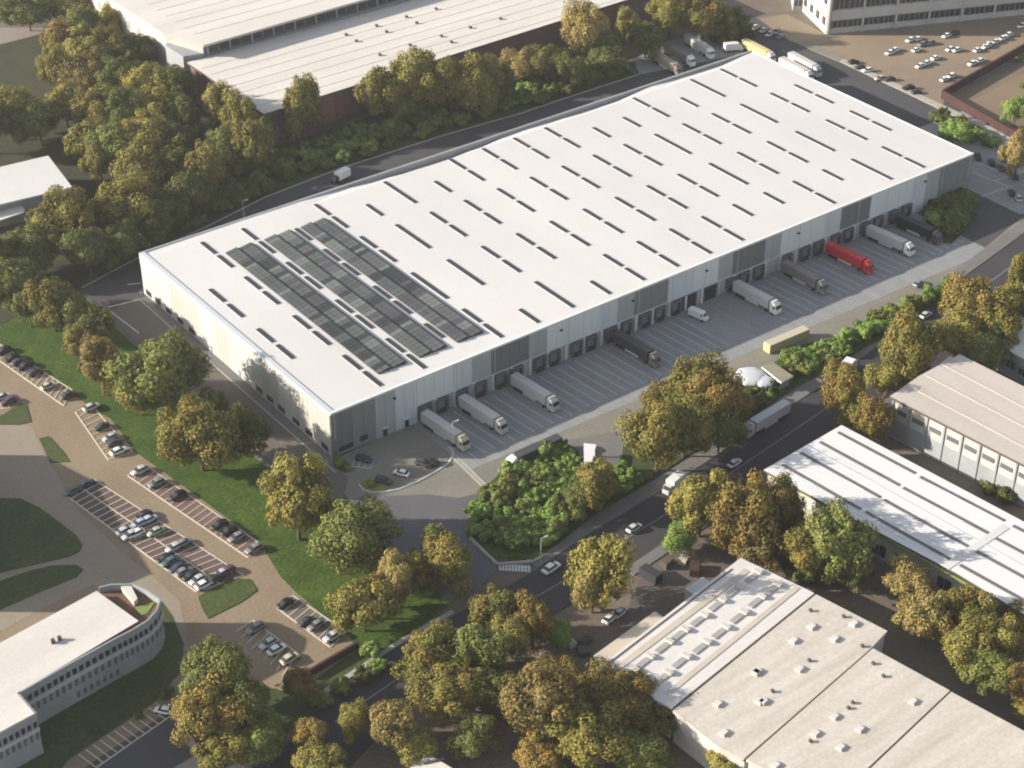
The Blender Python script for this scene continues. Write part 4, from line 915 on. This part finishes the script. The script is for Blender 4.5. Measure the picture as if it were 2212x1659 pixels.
def trunk_mesh(seed):
    rg = random.Random(seed); b = MB()
    def tube(a, c, r0, r1, n=7):
        d = (c-a).normalized(); u = d.orthogonal().normalized(); v = d.cross(u)
        b.loft([[a+(u*math.cos(k/n*6.283)+v*math.sin(k/n*6.283))*r0 for k in range(n)], [c+(u*math.cos(k/n*6.283)+v*math.sin(k/n*6.283))*r1 for k in range(n)]], M_bark)
    tube(Vector((0, 0, -.02)), Vector((0, 0, .32)), .042, .03); tube(Vector((0, 0, .32)), Vector((.02, .01, .6)), .03, .018)
    for i in range(6):
        a = i*1.05+rg.uniform(-.3, .3); z0 = rg.uniform(.28, .5)
        tube(Vector((0, 0, z0)), Vector((math.cos(a)*.2, math.sin(a)*.2, z0+rg.uniform(.15, .3))), .016, .006, 5)
    return b.mesh('trunk')
TRUNKS = [trunk_mesh(i) for i in range(3)]
TREES = []
def tree(cx, cy, rx, ry, kind, place, group=None, zmul=1.0):
    # size from the picture: half width and half height in frame pixels
    p = at(cx, cy, 6); dist = (p-CAMLOC).length
    for _ in range(2):
        R_ = rx*dist/FPX; sp, cp = .556, .831
        h2 = (ry*dist/FPX)**2-(sp*R_)**2
        Rz = math.sqrt(max(h2, (.55*R_)**2))/cp if h2 > 0 else .62*R_
        Rz = max(.62*R_, min(Rz, 1.5*R_)); zc = Rz*.9+min(1.3, .15*Rz+.3)
        p = at(cx, cy, zc); dist = (p-CAMLOC).length
    TREES.append((cy, cx, p, R_, Rz, zc, kind, place, group))
FOR = 'in the wood by the old halls'
for q in """60,25,62,34,dark 150,15,50,30,olive 240,48,40,42,olive 185,58,34,40,green 135,92,36,48,orange 118,152,38,50,olive 178,112,44,46,olive 232,112,46,46,mixed 292,118,46,42,dark 186,168,50,46,golden 254,172,50,46,green
 322,186,52,46,olive 375,182,44,46,dark 140,228,46,46,olive 202,245,50,50,olive 268,248,52,52,green 338,245,54,50,olive 395,255,40,46,dark 190,305,46,46,olive 248,318,52,52,green 310,300,50,50,olive 378,312,46,46,dark
 215,352,34,40,olive 320,372,66,64,olive 300,425,50,46,olive 395,372,44,54,dark 446,372,46,62,olive 420,420,50,50,dark 474,236,40,58,olive 520,262,44,58,olive 548,322,44,62,mixed 500,312,46,50,dark 480,345,36,40,dark 350,460,60,50,dark 575,290,30,50,dark""".split():
    v = q.split(','); tree(*map(float, v[:4]), v[4], FOR, 'trees of the wood left of the old halls')
for q in """28,250,50,52,olive 82,262,46,50,green -30,270,50,60,dark""".split():
    v = q.split(','); tree(*map(float, v[:4]), v[4], 'above the small white hall', 'trees by the small white hall')
for q in """140,482,66,66,olive 70,545,60,52,green 190,545,50,54,dark 228,470,34,58,olive 270,455,62,62,mixed 265,520,52,46,dark 330,490,50,40,dark 28,615,52,66,dark -20,560,40,60,mixed 60,660,40,46,dark""".split():
    v = q.split(','); tree(*map(float, v[:4]), v[4], 'left of the back lane end', 'trees left of the back lane')
for q in """110,655,52,62,mixed 202,705,44,46,green 170,745,36,46,olive 217,790,50,66,golden 352,812,94,88,green 430,948,80,80,mixed 528,928,54,54,dark 640,1085,70,92,olive 640,1025,44,36,green 150,680,46,50,green 300,850,56,52,olive 905,1235,44,48,olive 820,1290,50,54,orange 455,880,44,44,green 766,1160,84,80,green 853,1255,46,66,golden 965,1212,66,62,mixed 785,1310,64,64,olive""".split():
    v = q.split(','); tree(*map(float, v[:4]), v[4], 'on the long lawn', 'trees of the long lawn')
for q in """654,236,46,62,olive 830,200,46,66,olive 905,182,58,68,olive 865,225,40,40,green 975,190,46,62,mixed 1030,185,52,64,olive 1075,180,38,48,dark 1130,142,48,40,golden 1180,140,46,42,mixed 1225,155,36,36,dark 1268,72,46,62,golden 1310,100,34,40,dark 1355,55,28,40,olive 1395,85,40,40,dark 1448,36,50,48,olive 1520,40,46,46,mixed 1580,52,36,34,dark 1310,130,40,34,dark""".split():
    v = q.split(','); tree(*map(float, v[:4]), v[4], 'in front of the brick hall', 'trees in front of the brick hall')
for q in """1422,945,74,84,mixed 1425,868,46,40,orange 1505,845,64,70,mixed 1552,870,58,82,orange 1480,930,66,66,mixed 1555,935,46,50,dark""".split():
    v = q.split(','); tree(*map(float, v[:4]), v[4], 'right of the gate paving', 'big autumn trees by the gate')
for q in """1515,1090,56,80,olive 1470,1160,46,34,bright 1620,1118,80,86,orange 1690,1105,56,66,mixed 1640,1180,60,50,golden 1800,1180,76,80,green 1745,1200,56,60,mixed 1850,1240,40,46,dark""".split():
    v = q.split(','); tree(*map(float, v[:4]), v[4], 'just left of the ribbed hall', 'trees left of the ribbed hall')
for q in """1962,1262,58,50,golden 1998,1335,58,60,golden 2090,1322,52,60,mixed 2100,1405,66,60,olive 2135,1450,66,56,green 2172,1388,46,54,olive 2182,1292,42,36,dark 2205,1470,40,60,orange 2190,1340,40,40,orange 2230,1540,40,30,olive""".split():
    v = q.split(','); tree(*map(float, v[:4]), v[4], 'between ribbed hall and old factory', 'trees between ribbed hall and factory')
for q in """1822,852,54,66,orange 1888,912,42,54,orange 1858,905,40,40,mixed 1965,765,62,76,mixed 1915,820,48,44,olive 1990,830,50,40,dark 2102,676,64,68,orange 2065,735,60,56,olive 2150,700,54,66,mixed 2120,760,60,50,dark 2212,590,34,64,mixed 2196,650,34,44,olive 2215,690,30,40,dark""".split():
    v = q.split(','); tree(*map(float, v[:4]), v[4], 'between street and weathered hall', 'trees right of the street')
for q in """1302,1240,72,92,olive 1280,1270,50,60,golden 1075,1325,50,62,mixed 1150,1345,44,60,orange 1105,1380,50,50,olive 1205,1372,34,34,bright 930,1420,74,64,mixed 1032,1412,66,64,green 970,1492,84,58,mixed 1060,1490,60,56,dark""".split():
    v = q.split(','); tree(*map(float, v[:4]), v[4], 'beside the street below the gate', 'trees along the street below the gate')
for q in """1172,1518,86,92,golden 1215,1460,50,50,orange 1340,1505,86,72,orange 1400,1560,60,50,mixed 1270,1590,96,66,olive 1380,1630,70,50,green 1165,1635,60,50,orange 1560,1650,54,36,olive 1290,1520,60,60,mixed""".split():
    v = q.split(','); tree(*map(float, v[:4]), v[4], 'below the old factory corner', 'trees below the factory corner')
for q in """465,1462,84,82,green 450,1545,82,74,orange 540,1520,50,70,dark 645,1482,36,62,orange 672,1590,44,50,orange 765,1555,38,62,olive 845,1570,62,66,golden 560,1590,66,50,green 690,1650,60,36,olive 480,1630,66,40,olive 900,1620,56,46,olive 1030,1590,60,50,dark""".split():
    v = q.split(','); tree(*map(float, v[:4]), v[4], 'near the bottom left edge', 'trees near the bottom edge')
for q in """2200,335,34,56,golden 2196,240,28,30,bright 2060,290,36,28,bright""".split():
    v = q.split(','); tree(*map(float, v[:4]), v[4], 'beyond the far warehouse corner', 'trees beyond the far corner')
for q in """1290,1050,56,60,mixed 1250,1075,40,40,green""".split():
    v = q.split(','); tree(*map(float, v[:4]), v[4], 'rising from the gate bed beside the canopy', 'trees in the gate bed')
groups = {}
for t_ in TREES: groups.setdefault((t_[7], t_[6]), []).append(t_)
for key, lst in groups.items():
    lst.sort(key=lambda q: q[0])
    for i, (cy, cx, p, R_, Rz, zc, kind, place, group) in enumerate(lst):
        if len(lst) == 1: lab = '%s tree %s' % (WORD[kind], place)
        else: lab = '%s tree %s, %s such from the top' % (WORD[kind], place, ORD[i])
        rg = random.Random(int(cx*7+cy*13))
        t = thing('broadleaf_tree', lab, 'tree', (p.x, p.y, 0), rg.uniform(0, 6.28), group)
        me = rg.choice(BIGC if R_ > 7.5 else CROWNS)
        c = link('crown', me, t, (0, 0, zc)); f_ = .9 if cy > 1440 else 1.0; c.scale = (R_*rg.uniform(1.03, 1.16)*f_, R_*rg.uniform(1.02, 1.14)*f_, Rz*1.08*f_)
        c.material_slots[0].link = 'OBJECT'; c.material_slots[0].material = LEAF[kind]
        h = zc+Rz*.6
        k = link('trunk', rg.choice(TRUNKS), t); k.scale = (h*.75, h*.75, h)

def inpoly(x, y, poly):
    c = False; n = len(poly)
    for i in range(n):
        x1, y1 = poly[i]; x2, y2 = poly[(i+1) % n]
        if (y1 > y) != (y2 > y) and x < (x2-x1)*(y-y1)/(y2-y1)+x1: c = not c
    return c
def shrubs(poly, step, r0, r1, kinds, label, group, seed, world=False):
    rg = random.Random(seed)
    P = [(p[0], p[1]) if world else tuple(at(*p)[:2]) for p in poly]
    xs = [p[0] for p in P]; ys = [p[1] for p in P]; y = min(ys); n = 0
    while y < max(ys):
        x = min(xs)
        while x < max(xs):
            px, py = x+rg.uniform(-.4, .4)*step, y+rg.uniform(-.4, .4)*step
            if inpoly(px, py, P):
                R_ = rg.uniform(r0, r1); hz = R_*rg.uniform(.7, 1.05); kind = rg.choice(kinds)
                t = thing('shrub', label, 'shrub', (px, py, 0), rg.uniform(0, 6.28), group)
                c = link('foliage', rg.choice(SHRUBS), t, (0, 0, hz*.55)); c.scale = (R_, R_*rg.uniform(.85, 1.15), hz)
                c.material_slots[0].link = 'OBJECT'; c.material_slots[0].material = LEAF[kind]
                n += 1
            x += step
        y += step
    return n
n1 = shrubs([(1018, 1150), (1030, 1090), (1100, 1022), (1210, 965), (1240, 985), (1245, 1025), (1330, 1022), (1385, 1038), (1290, 1095), (1170, 1180), (1080, 1190), (1050, 1170)], 3.3, 2.2, 3.4, ['bright', 'bright', 'green'], 'leafy bright green shrub in the dense bed between gate road and street', 'shrubs filling the gate bed', 1)
n2 = shrubs([(1690, 790), (1740, 752), (1810, 738), (2060, 612), (2080, 618), (1950, 695), (1760, 800), (1700, 830)], 3.2, 2.0, 3.3, ['bright', 'bright', 'green'], 'bright green shrub in the long hedge between lorry yard and street', 'shrubs of the street hedge', 2)
n3 = shrubs([(2005, 465), (2035, 435), (2095, 422), (2104, 440), (2085, 490), (2055, 518), (2025, 510)], 3.2, 2.0, 3.2, ['bright', 'green'], 'green shrub in the rounded bed at the far end of the docks', 'shrubs at the far end of the docks', 3)
n4 = shrubs([(20, 122), (34, 125.5), (57, 131), (86, 134), (128, 133.5), (157, 131.5), (176, 132), (208, 132), (212, 146), (190, 150), (62, 150), (20, 140)], 4.3, 2.2, 3.6, ['green', 'dark', 'bright'], 'low green shrub on the slope between back lane and brick hall', 'shrubs on the slope behind the back lane', 4, True)
n5 = shrubs([(2010, 262), (2040, 250), (2150, 300), (2148, 322), (2090, 310)], 3.6, 2.0, 3.4, ['bright', 'green'], 'green shrub in the strip between dark road and far warehouse corner', 'shrubs by the far warehouse corner', 5)
n6 = shrubs([(2165, 120), (2230, 60), (2230, 250), (2190, 240)], 9, 1.5, 2.5, ['bright', 'olive'], 'low bush growing in the dry field', 'bushes in the dry field', 6)
n7 = shrubs([(600, 1560), (690, 1520), (790, 1440), (840, 1400), (860, 1420), (770, 1490), (640, 1590)], 5.0, 1.8, 3.0, ['green', 'dark'], 'dark green bush on the rough slope below the small car park', 'bushes on the rough slope', 7)
n8 = shrubs([(170, 1600), (350, 1480), (380, 1500), (300, 1560), (200, 1640)], 5.5, 1.2, 2.4, ['dark', 'green'], 'small bush beside the wall of the curved office', 'bushes beside the curved office', 8)
n9 = shrubs([(1850, 1090), (2200, 1290), (2212, 1120), (2060, 1040), (1930, 960), (1900, 990)], 7, 2.0, 3.2, ['dark', 'mixed'], 'dark bush in the gap below the weathered hall wall', 'bushes below the weathered hall', 9) if False else 0
n10 = shrubs([(1370, 175), (1570, 112), (1600, 100), (1560, 60), (1620, 60), (1640, 100)], 6, 1.6, 2.6, ['green', 'dark'], 'dark shrub beside the far truck yard', 'shrubs by the far truck yard', 10) if False else 0
n11 = shrubs([(1335, 1045), (1400, 1030), (1410, 1040), (1350, 1085)], 3.4, 1.4, 2.2, ['green', 'dark'], 'small green shrub at the right tip of the gate bed', 'shrubs at the tip of the gate bed', 11)
n12 = shrubs([(2075, 1060), (2200, 1130), (2212, 1100), (2100, 1035)], 6, 2.2, 3.2, ['dark', 'green'], 'dark green bush under the wall of the weathered hall', 'bushes under the weathered hall', 12)
n13 = shrubs([(1520, 95), (1600, 55), (1640, 80), (1580, 110)], 4.5, 1.8, 3.0, ['green', 'dark'], 'green shrub between the far truck yard and the dark road', 'shrubs by the far truck yard', 13)
n14 = shrubs([(1590, 870), (1620, 840), (1650, 838), (1700, 835), (1690, 850), (1620, 905), (1585, 915)], 3.6, 1.6, 2.8, ['bright', 'green', 'green'], 'green shrub between the tents and the street', 'shrubs between tents and street', 14)
n15 = shrubs([(1560, 1150), (1700, 1140), (1760, 1300), (1640, 1200)], 6, 2.0, 3.2, ['dark', 'green'], 'dark undergrowth bush left of the ribbed hall', 'undergrowth left of the ribbed hall', 15)
print('SHRUBS', n1, n2, n3, n4, n5, n6, n7, n8, n11, n12, n13)
for (x, y, r_, k_, lab) in ((800, 1046, 1.3, 'bright', 'small round shrub at the lower tip of the parking island'), (737, 1000, 1.7, 'bright', 'bright green shrub at the near warehouse corner'), (728, 992, 1.2, 'green', 'small green shrub tight against the near warehouse corner'), (752, 1012, 1.2, 'bright', 'low shrub farthest out on the near corner bed'),
        (800, 1405, 2.4, 'bright', 'round yellow green bush beside the dark retaining wall'), (815, 1440, 2.2, 'bright', 'second yellow green bush just below the one by the retaining wall'), (430, 1190, 0, '', '')):
    if not lab: continue
    p = at(x, y, r_*.5); t = thing('shrub', lab, 'shrub', (p.x, p.y, 0), r_*3)
    c = link('foliage', SHRUBS[int(x) % 5], t, (0, 0, r_*.5)); c.scale = (r_, r_, r_*.9)
    c.material_slots[0].link = 'OBJECT'; c.material_slots[0].material = LEAF[k_]

# ------------------------------------------------------------------ haze
hz = MB(); hz.box(-1490, 2490, -1490, 2490, -1.0, 300.0, M_ground)
me = hz.mesh('haze'); me.materials.clear()
hm = bpy.data.materials.new('haze_air'); hm.use_nodes = True; n_ = hm.node_tree; n_.nodes.clear()
ho = n_.nodes.new('ShaderNodeOutputMaterial'); pv = n_.nodes.new('ShaderNodeVolumePrincipled')
pv.inputs['Color'].default_value = (.95, .96, 1.0, 1); pv.inputs['Density'].default_value = 0.00008; pv.inputs['Anisotropy'].default_value = .3
n_.links.new(pv.outputs[0], ho.inputs['Volume']); me.materials.append(hm)
tag(link('haze', me), kind='stuff')
